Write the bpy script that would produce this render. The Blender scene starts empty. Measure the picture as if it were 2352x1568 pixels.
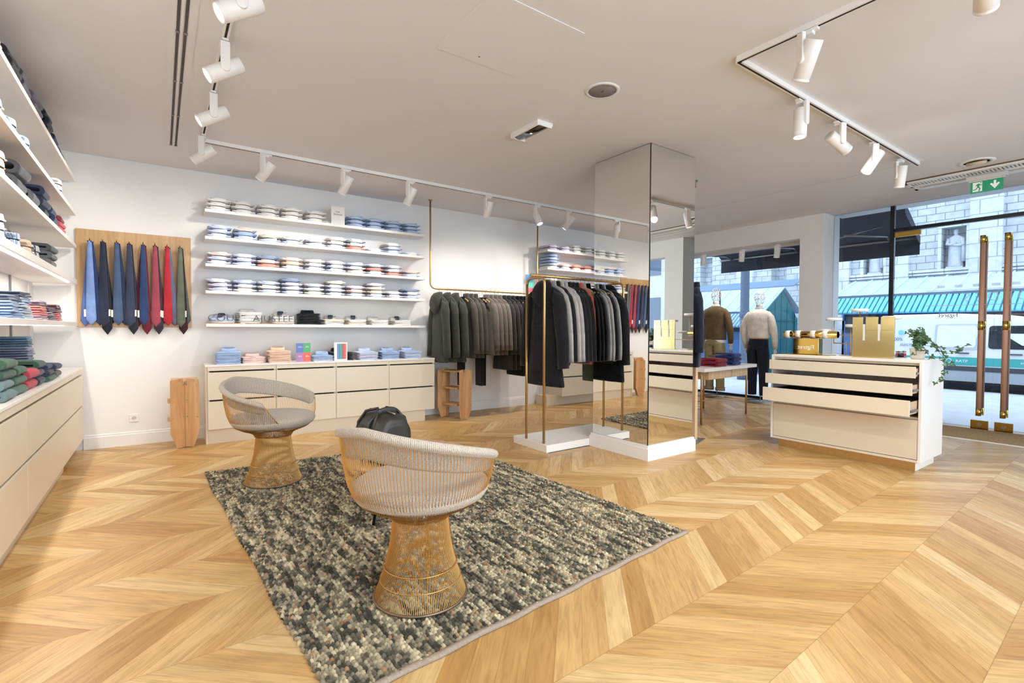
import bpy, bmesh, math, random
import numpy as np
from mathutils import Vector, Matrix
R_ = random.Random(7)
PI = math.pi
rad = math.radians
sc = bpy.context.scene
COL = sc.collection

# ---------------------------------------------------------------- colour + materials
def lin(h):
    o = []
    for i in (0, 2, 4):
        c = int(h[i:i + 2], 16) / 255
        o.append(c / 12.92 if c <= .04045 else ((c + .055) / 1.055) ** 2.4)
    return (*o, 1)

class NT:
    """small helper around a node tree"""
    def __init__(s, m):
        s.t = m.node_tree; s.n = s.t.nodes; s.l = s.t.links
    def add(s, kind, **kw):
        n = s.n.new(kind)
        for k, v in kw.items():
            if k == 'ins':
                for a, b in v.items():
                    n.inputs[a].default_value = b
            else:
                setattr(n, k, v)
        return n
    def link(s, a, b): s.l.new(a, b)
    def math(s, op, a, b=None, c=None):
        n = s.n.new('ShaderNodeMath'); n.operation = op
        for i, v in enumerate((a, b, c)):
            if v is None: continue
            if hasattr(v, 'links') or hasattr(v, 'is_linked'): s.l.new(v, n.inputs[i])
            else: n.inputs[i].default_value = v
        return n.outputs[0]
    def ramp(s, fac, stops, interp='LINEAR'):
        n = s.n.new('ShaderNodeValToRGB'); n.color_ramp.interpolation = interp
        e = n.color_ramp.elements
        while len(e) < len(stops): e.new(.5)
        for el, (p, c) in zip(e, stops):
            el.position = p; el.color = c if len(c) == 4 else (*c, 1)
        s.l.new(fac, n.inputs[0]); return n.outputs[0]

def base_mat(name):
    m = bpy.data.materials.new(name); m.use_nodes = True
    return m, NT(m), m.node_tree.nodes['Principled BSDF']

MATS = {}
def plain(name, hexc, rough=.5, metal=0, coat=0, var=.05, scale=6, bump=0, bscale=200, emit=None, spec=None):
    """painted / metal surface: principled with a slight noise variation and optional fine bump"""
    if name in MATS: return MATS[name]
    m, t, b = base_mat(name)
    c = lin(hexc)
    co = t.add('ShaderNodeTexCoord')
    nz = t.add('ShaderNodeTexNoise', ins={'Scale': scale, 'Detail': 3.0})
    t.link(co.outputs['Object'], nz.inputs['Vector'])
    col = t.ramp(nz.outputs['Fac'], [(.3, tuple(x * (1 - var) for x in c[:3])), (.7, tuple(min(1, x * (1 + var)) for x in c[:3]))])
    t.link(col, b.inputs['Base Color'])
    b.inputs['Roughness'].default_value = rough
    b.inputs['Metallic'].default_value = metal
    b.inputs['Coat Weight'].default_value = coat
    if spec is not None: b.inputs['Specular IOR Level'].default_value = spec
    if bump:
        n2 = t.add('ShaderNodeTexNoise', ins={'Scale': bscale, 'Detail': 2.0})
        t.link(co.outputs['Object'], n2.inputs['Vector'])
        bp = t.add('ShaderNodeBump', ins={'Strength': bump, 'Distance': .002})
        t.link(n2.outputs['Fac'], bp.inputs['Height']); t.link(bp.outputs[0], b.inputs['Normal'])
    if emit:
        b.inputs['Emission Color'].default_value = lin(emit[0]); b.inputs['Emission Strength'].default_value = emit[1]
    MATS[name] = m
    return m

def cloth(hexc, weave=260, var=.12, rough=.9, plaid=None, wrinkle=.35):
    """woven cloth; plaid = (hex, scale) adds crossing stripes"""
    key = 'cloth_%s_%s_%s' % (hexc, weave, plaid)
    if key in MATS: return MATS[key]
    m, t, b = base_mat(key)
    c = lin(hexc)[:3]
    co = t.add('ShaderNodeTexCoord')
    nz = t.add('ShaderNodeTexNoise', ins={'Scale': 14.0, 'Detail': 4.0})
    t.link(co.outputs['Object'], nz.inputs['Vector'])
    col = t.ramp(nz.outputs['Fac'], [(.3, tuple(x * (1 - var) for x in c)), (.7, tuple(min(1, x * (1 + var)) for x in c))])
    if plaid:
        sp = t.add('ShaderNodeSeparateXYZ'); t.link(co.outputs['Object'], sp.inputs[0])
        fs = []
        for ax in (0, 2 if plaid[1] < 0 else 1):
            v = t.math('FRACT', t.math('MULTIPLY', sp.outputs[ax], abs(plaid[1])))
            fs.append(t.math('LESS_THAN', v, .45))
        f = t.math('MULTIPLY', t.math('ADD', fs[0], fs[1]), .5)
        mx = t.add('ShaderNodeMixRGB'); t.link(f, mx.inputs[0]); t.link(col, mx.inputs[1]); mx.inputs[2].default_value = lin(plaid[0])
        col = mx.outputs[0]
    t.link(col, b.inputs['Base Color'])
    b.inputs['Roughness'].default_value = rough
    b.inputs['Specular IOR Level'].default_value = .2
    b.inputs['Sheen Weight'].default_value = .15
    n2 = t.add('ShaderNodeTexNoise', ins={'Scale': 9.0, 'Detail': 3.0, 'Distortion': .6})
    t.link(co.outputs['Object'], n2.inputs['Vector'])
    bp = t.add('ShaderNodeBump', ins={'Strength': wrinkle, 'Distance': .02})
    t.link(n2.outputs['Fac'], bp.inputs['Height']); t.link(bp.outputs[0], b.inputs['Normal'])
    MATS[key] = m
    return m

def wood(name, c1, c2, axis=2, scale=1.0, rough=.45):
    if name in MATS: return MATS[name]
    m, t, b = base_mat(name)
    co = t.add('ShaderNodeTexCoord'); mp = t.add('ShaderNodeMapping')
    s = [22 * scale] * 3; s[axis] = 1.6 * scale
    mp.inputs['Scale'].default_value = s
    t.link(co.outputs['Object'], mp.inputs[0])
    nz = t.add('ShaderNodeTexNoise', ins={'Scale': 1.0, 'Detail': 6.0, 'Distortion': 1.2})
    t.link(mp.outputs[0], nz.inputs['Vector'])
    t.link(t.ramp(nz.outputs['Fac'], [(.3, lin(c1)), (.68, lin(c2))]), b.inputs['Base Color'])
    b.inputs['Roughness'].default_value = rough
    MATS[name] = m
    return m

def mirror_mat():
    m, t, b = base_mat('mirror_glass')
    b.inputs['Base Color'].default_value = (.86, .87, .86, 1); b.inputs['Metallic'].default_value = 1
    b.inputs['Roughness'].default_value = 0
    return m

def glass_mat(name='clear_glass', tint=(.97, .99, 1, 1), refl=1.0):
    m = bpy.data.materials.new(name); m.use_nodes = True
    t = NT(m); t.n.remove(t.n['Principled BSDF'])
    tr = t.add('ShaderNodeBsdfTransparent'); tr.inputs[0].default_value = tint
    gl = t.add('ShaderNodeBsdfGlossy'); gl.inputs['Roughness'].default_value = 0
    fr = t.add('ShaderNodeFresnel'); fr.inputs[0].default_value = 1.45
    mx = t.add('ShaderNodeMixShader')
    t.link(t.math('MULTIPLY', fr.outputs[0], refl), mx.inputs[0])
    t.link(tr.outputs[0], mx.inputs[1]); t.link(gl.outputs[0], mx.inputs[2])
    t.link(mx.outputs[0], t.n['Material Output'].inputs[0])
    return m

def frosted_mat():
    m = bpy.data.materials.new('frosted_film'); m.use_nodes = True
    t = NT(m); t.n.remove(t.n['Principled BSDF'])
    tr = t.add('ShaderNodeBsdfTransparent'); df = t.add('ShaderNodeBsdfTranslucent'); df.inputs[0].default_value = (.95, .95, .95, 1)
    d2 = t.add('ShaderNodeBsdfDiffuse'); d2.inputs[0].default_value = (.9, .9, .9, 1)
    m2 = t.add('ShaderNodeMixShader'); m2.inputs[0].default_value = .5
    t.link(df.outputs[0], m2.inputs[1]); t.link(d2.outputs[0], m2.inputs[2])
    mx = t.add('ShaderNodeMixShader'); mx.inputs[0].default_value = .4
    t.link(tr.outputs[0], mx.inputs[1]); t.link(m2.outputs[0], mx.inputs[2])
    t.link(mx.outputs[0], t.n['Material Output'].inputs[0])
    return m

def emit_mat(name, rgb, s):
    m = bpy.data.materials.new(name); m.use_nodes = True
    t = NT(m); t.n.remove(t.n['Principled BSDF'])
    e = t.add('ShaderNodeEmission'); e.inputs[0].default_value = (*rgb, 1); e.inputs[1].default_value = s
    t.link(e.outputs[0], t.n['Material Output'].inputs[0])
    return m

# ---------------------------------------------------------------- mesh builder
class MB:
    def __init__(s): s.v = []; s.f = []; s.mi = []; s.sm = []
    def add(s, vs, fs, mi=0, smooth=False):
        b = len(s.v); s.v += [tuple(v) for v in vs]
        for f in fs:
            s.f.append(tuple(b + i for i in f)); s.mi.append(mi); s.sm.append(smooth)
        return s
    def box(s, x0, x1, y0, y1, z0, z1, mi=0):
        return s.add([(x, y, z) for z in (z0, z1) for y in (y0, y1) for x in (x0, x1)],
                     [(0, 2, 3, 1), (4, 5, 7, 6), (0, 1, 5, 4), (2, 6, 7, 3), (0, 4, 6, 2), (1, 3, 7, 5)], mi)
    def rings(s, rs, mi=0, smooth=True, cap0=True, cap1=True, closed=False):
        n = len(rs[0]); vs = [p for r in rs for p in r]; fs = []
        m = len(rs)
        for i in range(m if closed else m - 1):
            a, b = i * n, ((i + 1) % m) * n
            for j in range(n):
                k = (j + 1) % n
                fs.append((a + j, a + k, b + k, b + j))
        s.add(vs, fs, mi, smooth)
        base = len(s.v) - len(vs)
        if not closed:
            if cap0: s.f.append(tuple(base + i for i in reversed(range(n)))); s.mi.append(mi); s.sm.append(False)
            if cap1: s.f.append(tuple(base + (m - 1) * n + i for i in range(n))); s.mi.append(mi); s.sm.append(False)
        return s
    def tube(s, pts, r, n=8, mi=0, closed=False, cap=True, flat=1.0):
        pts = [Vector(p) for p in pts]; m = len(pts); rs = []
        up = None
        for i, p in enumerate(pts):
            if closed: d = (pts[(i + 1) % m] - pts[i - 1])
            else: d = pts[min(i + 1, m - 1)] - pts[max(i - 1, 0)]
            if d.length < 1e-9: d = Vector((0, 0, 1))
            d.normalize()
            if up is None:
                up = Vector((0, 0, 1)) if abs(d.z) < .9 else Vector((1, 0, 0))
            a = d.cross(up)
            if a.length < 1e-6: a = d.cross(Vector((0, 1, 0)))
            a.normalize(); b = a.cross(d); b.normalize(); up = b
            rr = r[i] if isinstance(r, (list, tuple)) else r
            rs.append([p + a * (math.cos(2 * PI * j / n) * rr) + b * (math.sin(2 * PI * j / n) * rr * flat) for j in range(n)])
        return s.rings(rs, mi, True, cap, cap, closed)
    def lathe(s, prof, n=32, mi=0, c=(0, 0, 0), cap0=True, cap1=True, smooth=True):
        rs = [[(c[0] + r * math.cos(2 * PI * j / n), c[1] + r * math.sin(2 * PI * j / n), c[2] + z) for j in range(n)] for r, z in prof]
        return s.rings(rs, mi, smooth, cap0, cap1)
    def prism(s, poly, axis, a0, a1, mi=0):
        """poly: 2-D outline; axis 0/1/2: extruded axis"""
        def P(p, a):
            q = list(p); q.insert(axis, a); return tuple(q)
        n = len(poly)
        s.add([P(p, a0) for p in poly] + [P(p, a1) for p in poly],
              [tuple(reversed(range(n))), tuple(range(n, 2 * n))] + [(i, (i + 1) % n, n + (i + 1) % n, n + i) for i in range(n)], mi)
        return s
    def xf(s, M):
        s.v = [tuple(M @ Vector(v)) for v in s.v]; return s
    def join(s, o, M=None):
        b = len(s.v); s.v += [tuple(M @ Vector(v)) for v in o.v] if M else o.v
        s.f += [tuple(b + i for i in f) for f in o.f]; s.mi += o.mi; s.sm += o.sm
        return s
    def mesh(s, name, mats):
        me = bpy.data.meshes.new(name); me.from_pydata(s.v, [], s.f)
        for m in (mats if isinstance(mats, (list, tuple)) else [mats]): me.materials.append(m)
        me.polygons.foreach_set('material_index', s.mi); me.polygons.foreach_set('use_smooth', s.sm)
        bm = bmesh.new(); bm.from_mesh(me); bmesh.ops.recalc_face_normals(bm, faces=bm.faces); bm.to_mesh(me); bm.free()
        me.update(); return me

def sell(a, b, n=16, e=2.6, cx=0, cy=0, z=0):
    """superellipse ring in the xy plane"""
    o = []
    for j in range(n):
        t = 2 * PI * j / n; c, s_ = math.cos(t), math.sin(t)
        o.append((cx + a * math.copysign(abs(c) ** (2 / e), c), cy + b * math.copysign(abs(s_) ** (2 / e), s_), z))
    return o

# ---------------------------------------------------------------- objects
IDM = Matrix.Identity(4)
WALLF = Matrix.Translation((0, 6.715, 0)) @ Matrix.Rotation(rad(-1.25), 4, 'Z')      # frame of the back wall: x along it, -y into the room
def tag(o, label=None, cat=None, group=None, kind=None):
    if label:
        wd = label.split()
        while len(wd) > 16 and 'the' in wd: wd.remove('the')
        label = ' '.join(wd[:16])
    for k, v in (('label', label), ('category', cat), ('group', group), ('kind', kind)):
        if v: o[k] = v
    return o
def put(o, loc, rz, frame, M=None):
    o.matrix_world = (frame or IDM) @ Matrix.Translation(loc) @ Matrix.Rotation(rz, 4, 'Z') @ (M or IDM)
def thing(name, label, cat, loc=(0, 0, 0), rz=0, group=None, frame=None, M=None, kind=None):
    o = bpy.data.objects.new(name, None); COL.objects.link(o); o.empty_display_size = .05
    put(o, loc, rz, frame, M)
    return tag(o, label, cat, group, kind)
def bevel(o, w, seg=2):
    m = o.modifiers.new('bevel', 'BEVEL'); m.width = w; m.segments = seg; m.limit_method = 'ANGLE'; m.angle_limit = rad(40)
    m.harden_normals = False
def part(parent, name, mb, mats, label=None, bev=0, kind=None):
    o = bpy.data.objects.new(name, mb.mesh(name, mats) if isinstance(mb, MB) else mb); COL.objects.link(o)
    if parent is not None: o.parent = parent
    if bev: bevel(o, bev)
    return tag(o, label, kind=kind)
def solo(name, label, cat, mb, mats, loc=(0, 0, 0), rz=0, group=None, frame=None, bev=0, kind=None, M=None):
    o = bpy.data.objects.new(name, mb.mesh(name, mats) if isinstance(mb, MB) else mb); COL.objects.link(o)
    put(o, loc, rz, frame, M)
    if bev: bevel(o, bev)
    return tag(o, label, cat, group, kind)
def struct(name, mb, mats, frame=None, bev=0, parent=None, loc=(0, 0, 0)):
    o = solo(name, None, None, mb, mats, loc=loc, frame=frame, bev=bev) if parent is None else part(parent, name, mb, mats, bev=bev)
    if parent is None: o['kind'] = 'structure'
    return o
def kids(o): return [c for c in ALLKIDS.get(o.name, [])]
ALLKIDS = {}
def dup(root, loc, rz, label, group=None, frame=None, M=None, swap=None):
    """copy of a thing with copies of its parts and their sub-parts; swap maps a part name to another material"""
    def cp(o, par):
        c = o.copy(); COL.objects.link(c)
        if par is not None:
            c.parent = par; c.matrix_parent_inverse = o.matrix_parent_inverse.copy()
        st = o.name.split('.')[0]
        if swap and st in swap and c.type == 'MESH':
            for sl, mm in zip(c.material_slots, swap[st] if isinstance(swap[st], (list, tuple)) else [swap[st]]):
                sl.link = 'OBJECT'; sl.material = mm
        for k in list(o.children): cp(k, c)
        return c
    c = cp(root, None); put(c, loc, rz, frame, M)
    c['label'] = label
    if group: c['group'] = group
    return c

def text_mb(txt, size, depth=.002, mirror=False, spacing=1.0, thin=0):
    cu = bpy.data.curves.new('lettering', 'FONT'); cu.body = txt; cu.size = size; cu.extrude = depth; cu.align_x = 'CENTER'; cu.align_y = 'CENTER'
    cu.space_character = spacing; cu.offset = -thin; cu.resolution_u = 3
    o = bpy.data.objects.new('lettering', cu); COL.objects.link(o)
    dg = bpy.context.evaluated_depsgraph_get(); me = bpy.data.meshes.new_from_object(o.evaluated_get(dg))
    mb = MB(); mb.add([(-v.co.x if mirror else v.co.x, v.co.y, v.co.z) for v in me.vertices], [tuple(p.vertices) for p in me.polygons])
    bpy.data.objects.remove(o); bpy.data.curves.remove(cu); bpy.data.meshes.remove(me)
    return mb
UPY = Matrix.Rotation(PI / 2, 4, 'X')       # text: x right, y up -> z up, facing -y

# ---------------------------------------------------------------- shared materials
WHITE = plain('white_paint', 'EDEAE6', .55, bump=.05, bscale=120, var=.012, scale=2)
CEILP = plain('ceiling_paint', 'E6E5E7', .7, var=.012, scale=1)
CREAM = plain('cream_lacquer', 'E3D6C0', .38, var=.01, scale=2)
SHELFW = plain('shelf_white', 'F2EDE6', .4, var=.01, scale=2)
METALW = plain('white_enamel', 'EFEBE6', .35, var=.01)
BRASS = plain('brushed_brass', 'CDAA72', .42, 1, var=.06, scale=30)
GOLD = plain('polished_gold', 'D9B45C', .08, 1, var=.03)
CHROME = plain('chrome', 'C8C8C8', .15, 1, var=.02)
STEEL = plain('grey_steel', '8B8B8B', .35, .8, var=.04)
BLACKM = plain('black_metal', '16161A', .45, var=.05)
DARK = plain('dark_gap', '1C1A19', .8, var=.05)
MIRROR = mirror_mat()
GLASS = glass_mat()
FROST = frosted_mat()
LENS = emit_mat('lamp_lens', (1, .93, .82), 14)
OAKB = wood('oak_board', 'B98E5C', 'CDA777', 2)
STOOLW = wood('stool_plywood', 'B5834F', 'D2A370', 2, .8)
LIGHTWOOD = wood('light_maple', 'D2AE84', 'E2C49C', 2)
SMOKEB = wood('hanger_wood', 'C79B69', 'DDB98A', 0)
# ================================================================ camera
cam = bpy.data.cameras.new('camera'); camo = bpy.data.objects.new('camera', cam); COL.objects.link(camo); sc.camera = camo
cam.sensor_width = 36; cam.lens = 1136.2 / 2352 * 36; cam.clip_start = .05; cam.clip_end = 200
yaw, pitch, roll = rad(35.42), rad(1.4545), rad(.219)
fwd = Vector((math.sin(yaw) * math.cos(pitch), math.cos(yaw) * math.cos(pitch), -math.sin(pitch)))
rt = Vector((math.cos(yaw), -math.sin(yaw), 0)); upv = rt.cross(fwd)
r2 = rt * math.cos(roll) + upv * math.sin(roll); u2 = upv * math.cos(roll) - rt * math.sin(roll)
camo.matrix_world = Matrix(((r2.x, u2.x, -fwd.x, 0), (r2.y, u2.y, -fwd.y, 0), (r2.z, u2.z, -fwd.z, 1.27), (0, 0, 0, 1)))

# ================================================================ world + view
w = bpy.data.worlds.new('overcast_sky'); sc.world = w; w.use_nodes = True
wt = w.node_tree; bg = wt.nodes['Background']
tc = wt.nodes.new('ShaderNodeTexCoord'); nz = wt.nodes.new('ShaderNodeTexNoise'); nz.inputs['Scale'].default_value = 2.2
cr = wt.nodes.new('ShaderNodeValToRGB'); cr.color_ramp.elements[0].color = (.62, .78, 1, 1); cr.color_ramp.elements[1].color = (.76, .88, 1, 1)
wt.links.new(tc.outputs['Generated'], nz.inputs['Vector']); wt.links.new(nz.outputs['Fac'], cr.inputs[0]); wt.links.new(cr.outputs[0], bg.inputs[0])
bg.inputs[1].default_value = 2.75
vs = sc.view_settings; vs.view_transform = 'Standard'; vs.look = 'None'; vs.gamma = 1; vs.exposure = 0; vs.use_curve_mapping = False
cy = sc.cycles; cy.max_bounces = 8; cy.diffuse_bounces = 4; cy.glossy_bounces = 4; cy.transparent_max_bounces = 12; cy.transmission_bounces = 4
cy.sample_clamp_indirect = 6; cy.caustics_reflective = False; cy.caustics_refractive = False; cy.use_denoising = True; cy.use_adaptive_sampling = True; cy.adaptive_threshold = .05; cy.adaptive_min_samples = 12

H = 3.05
# ================================================================ floor (chevron oak)
def chevron_mat():
    m, t, b = base_mat('chevron_oak')
    g = t.add('ShaderNodeNewGeometry'); mp = t.add('ShaderNodeMapping', vector_type='POINT')
    mp.inputs['Rotation'].default_value = (0, 0, rad(-2.1)); mp.inputs['Location'].default_value = (0, -1.29 + .468 * 10, 0)
    t.link(g.outputs['Position'], mp.inputs[0])
    sp = t.add('ShaderNodeSeparateXYZ'); t.link(mp.outputs[0], sp.inputs[0])
    x, y = sp.outputs[0], sp.outputs[1]
    yn = t.math('DIVIDE', y, .468)
    row = t.math('FLOOR', yn); fy = t.math('FRACT', yn)
    par = t.math('MODULO', row, 2.0)                       # 0 or 1
    sgn = t.math('SUBTRACT', t.math('MULTIPLY', par, -2.0), -1.0)   # par 0: +1, par 1: -1
    ly = t.math('MULTIPLY', fy, .468)
    along = t.math('SUBTRACT', x, t.math('MULTIPLY', sgn, ly))
    pn = t.math('DIVIDE', along, .148)
    pid = t.math('FLOOR', pn); fp = t.math('FRACT', pn)
    cb = t.add('ShaderNodeCombineXYZ'); t.link(pid, cb.inputs[0]); t.link(row, cb.inputs[1])
    wn = t.add('ShaderNodeTexWhiteNoise', noise_dimensions='3D'); t.link(cb.outputs[0], wn.inputs['Vector'])
    # grain along the plank
    lg = t.math('ADD', x, t.math('MULTIPLY', sgn, ly))
    gv = t.add('ShaderNodeCombineXYZ')
    t.link(t.math('MULTIPLY', lg, 1.6), gv.inputs[0]); t.link(t.math('MULTIPLY', along, 19.0), gv.inputs[1])
    t.link(t.math('MULTIPLY', wn.outputs[0], 37.0), gv.inputs[2])
    gn = t.add('ShaderNodeTexNoise', ins={'Scale': 1.5, 'Detail': 6.0, 'Roughness': .62, 'Distortion': 1.3}); t.link(gv.outputs[0], gn.inputs['Vector'])
    gv2 = t.add('ShaderNodeCombineXYZ')
    t.link(t.math('MULTIPLY', lg, 1.2), gv2.inputs[0]); t.link(t.math('MULTIPLY', along, 5.0), gv2.inputs[1]); t.link(t.math('MULTIPLY', wn.outputs[0], 91.0), gv2.inputs[2])
    gn2 = t.add('ShaderNodeTexNoise', ins={'Scale': 1.0, 'Detail': 3.0, 'Distortion': 2.0}); t.link(gv2.outputs[0], gn2.inputs['Vector'])
    plank = t.ramp(wn.outputs[0], [(0, lin('B58A50')), (.35, lin('C29A60')), (.7, lin('CEA970')), (1, lin('DABC8A'))])
    grain = t.ramp(gn.outputs['Fac'], [(.33, (.66, .60, .53)), (.52, (.97, .97, .97)), (.75, (1.12, 1.12, 1.1))])
    mx = t.add('ShaderNodeMixRGB', blend_type='MULTIPLY'); mx.inputs[0].default_value = .7; t.link(plank, mx.inputs[1]); t.link(grain, mx.inputs[2])
    g2 = t.ramp(gn2.outputs['Fac'], [(.35, (.86, .83, .79)), (.65, (1.08, 1.08, 1.06))])
    mx2 = t.add('ShaderNodeMixRGB', blend_type='MULTIPLY'); mx2.inputs[0].default_value = .65; t.link(mx.outputs[0], mx2.inputs[1]); t.link(g2, mx2.inputs[2])
    # joints
    def edge(f, wd):
        a = t.math('MINIMUM', f, t.math('SUBTRACT', 1.0, f)); return t.math('LESS_THAN', a, wd)
    jt = t.math('MAXIMUM', edge(fp, .009), edge(fy, .0032))
    mx3 = t.add('ShaderNodeMixRGB', blend_type='MULTIPLY'); t.link(t.math('MULTIPLY', jt, .45), mx3.inputs[0]); t.link(mx2.outputs[0], mx3.inputs[1]); mx3.inputs[2].default_value = (.3, .2, .12, 1)
    # knots
    kv = t.add('ShaderNodeTexVoronoi', ins={'Scale': 2.1}); t.link(gv2.outputs[0], kv.inputs['Vector'])
    kn = t.math('LESS_THAN', kv.outputs['Distance'], .028)
    mx4 = t.add('ShaderNodeMixRGB', blend_type='MULTIPLY'); t.link(t.math('MULTIPLY', kn, .6), mx4.inputs[0]); t.link(mx3.outputs[0], mx4.inputs[1]); mx4.inputs[2].default_value = (.25, .15, .08, 1)
    t.link(mx4.outputs[0], b.inputs['Base Color'])
    t.link(t.ramp(gn.outputs['Fac'], [(.3, (.42,) * 3), (.7, (.33,) * 3)]), b.inputs['Roughness'])
    b.inputs['Specular IOR Level'].default_value = .45
    bp = t.add('ShaderNodeBump', ins={'Strength': .25, 'Distance': .001}); t.link(t.math('SUBTRACT', gn.outputs['Fac'], jt), bp.inputs['Height']); t.link(bp.outputs[0], b.inputs['Normal'])
    return m
struct('floor', MB().box(-1.15, 8.72, -3.1, 6.95, -.06, 0), chevron_mat())

# ================================================================ walls, ceiling
struct('wall_left', MB().box(-1.12, -1.02, -3.1, 6.9, 0, H), WHITE)
struct('wall_back', MB().box(-1.2, 5.03, 0, .12, 0, H), WHITE, WALLF)
struct('wall_back.001', MB().box(5.03, 8.95, .045, .12, 0, H), WHITE, WALLF)
struct('wall_front', MB().box(-1.2, -.8, -3.1, -3.0, 0, H).box(3.7, 4.0, -3.1, -3.0, 0, H).box(8.4, 9, -3.1, -3.0, 0, H), WHITE)  # unseen rear wall, left open between piers to let skylight in
struct('added_rear_glazing', MB().box(-.8, 3.7, -3.06, -3.05, 0, H).box(4.0, 8.4, -3.06, -3.05, 0, H), GLASS)  # glazed rear front added out of view to bring in cool skylight
struct('street_pavement.002', MB().box(-12, 26, -16, -3.1, -.10, -.012), plain('pale_pavement', 'C8CCD2', .8, var=.08, scale=3, bump=.15, bscale=60))
mb = MB()
mb.box(8.25, 8.80, 3.42, 3.765, 0, H)              # column beside the display window
mb.box(8.25, 8.42, 3.765, 6.62, 2.715, H)            # fascia above the display window
mb.box(8.42, 8.80, 3.765, 6.62, 2.77, H)
mb.box(8.25, 8.80, 6.40, 6.62, 0, H)
struct('wall_right', mb, WHITE)
mb = MB()
mb.box(8.25, 8.80, -.10, .32, 0, H); mb.box(8.25, 8.42, -3.05, -.10, 2.715, H); mb.box(8.42, 8.80, -3.05, -.10, 2.77, H)
struct('wall_right.001', mb, WHITE)
struct('ceiling', MB().box(-1.2, 6.545, -3.1, 7.0, H, H + .08).box(6.56, 8.9, -3.1, 7.0, H, H + .08), CEILP)
struct('ceiling.001', MB().box(6.5, 6.6, -3.1, 7.0, H + .081, H + .1), DARK)

def skirting(name, x0, x1, y, frame=None, xs=None):
    mb = MB().prism([(y, 0), (y - .016, 0), (y - .016, .118), (y - .011, .126), (y - .011, .14), (y, .147)], 0, x0, x1)
    return struct(name, mb, WHITE, frame)
skirting('baseboard_back', -.66, .405, 0, WALLF)
skirting('baseboard_back.001', 3.00, 5.03, 0, WALLF)

# threshold strip and coir mat by the door
struct('trim_1', MB().box(7.64, 7.69, -.1, 3.42, 0, .004), SHELFW)
solo('door_mat', 'brown coir mat on the floor along the glass doors', 'mat', MB().box(7.70, 8.54, -.05, 3.38, .0005, .008),
     plain('coir', 'A5855C', .95, bump=.6, bscale=400, var=.25, scale=60))

# ================================================================ mirrored pillar
pil = struct('pillar', MB().box(3.838, 4.532, 3.123, 3.852, 0, H), BLACKM)
MX = plain('mirror_edge', '2A2C2C', .3, .6)
def mpan(x0, x1, y0, y1): return part(pil, 'mirror_panel', MB().box(x0, x1, y0, y1, .146, H - .006), MIRROR)
mpan(3.830, 3.836, 3.120, 3.856); mpan(3.834, 4.536, 3.114, 3.120); mpan(4.534, 4.540, 3.120, 3.856); mpan(3.834, 4.536, 3.856, 3.862)
part(pil, 'corner_edge', MB().box(3.8275, 3.834, 3.1115, 3.120, .146, H - .004), MX)
mb = MB()
for z0, z1, e in ((0, .118, .026), (.118, .126, .02), (.126, .146, .016)):
    mb.box(3.83 - e, 4.54 + e, 3.114 - e, 3.862 + e, z0, z1)
part(pil, 'baseboard', mb, WHITE, bev=.002)

# ================================================================ display window and shopfront
FR = plain('dark_frame', '20222A', .4, .3)
win = struct('window_1', MB().box(8.775, 8.781, 3.765, 6.40, .05, 2.77), GLASS)
part(win, 'frame', MB().box(8.755, 8.80, 3.765, 6.40, .03, .075), FR)
part(win, 'head_trim', MB().box(8.66, 8.775, 3.765, 6.40, 2.695, 2.77), METALW)
win2 = struct('window_2', MB().box(8.775, 8.781, -3.0, -.10, .05, 2.77), GLASS)
part(win2, 'frame', MB().box(8.755, 8.80, -3.0, -.10, .03, .075), FR)
sl = struct('window_3', MB().box(8.595, 8.603, 2.665, 3.42, .0, H).box(8.595, 8.603, .50, 2.64, 2.725, H).box(8.595, 8.603, .32, .47, 0, H), GLASS)
part(sl, 'mullion', MB().box(8.57, 8.63, 2.632, 2.682, 0, H).box(8.57, 8.63, .465, .515, 0, H), FR)
part(sl, 'transom', MB().box(8.57, 8.63, .49, 2.64, 2.675, 2.722), FR)
WOODH = wood('door_pull_wood', 'BC8A6C', 'CFA086', 2)
def door(name, y0, y1, hy, letters=None):
    d = struct(name, MB().box(8.595, 8.605, y0, y1, .012, 2.668), GLASS)
    for x in (8.535, 8.665):
        h = part(d, 'pull_handle', MB().tube([(x, hy, .27), (x, hy, 2.39)], .027, 14), WOODH)
        e = MB()
        for za, zb in ((.18, .272), (1.28, 1.39), (2.388, 2.48)): e.tube([(x, hy, za), (x, hy, zb)], .0285, 14)
        for z in (.225, 1.335, 2.435): e.tube([(x, hy, z), (8.60, hy, z)], .008, 8)
        part(h, 'brass_collar', e, GOLD)
    p = part(d, 'patch_lock', MB().box(8.585, 8.615, hy - .085, hy + .085, .0, .115), GOLD, bev=.003)
    part(p, 'lock_cylinder', MB().tube([(8.575, hy, .06), (8.59, hy, .06)], .024, 16), CHROME)
    ye = y1 if y1 > 2 else y0
    part(d, 'hinge_patch', MB().box(8.585, 8.615, ye - (.30 if y1 > 2 else 0), ye + (0 if y1 > 2 else .3), 2.60, 2.666), GOLD, bev=.003)
    return d
d1 = door('door_1', 1.573, 2.63, 1.681); d2 = door('door_2', .517, 1.567, 1.455)
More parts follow.
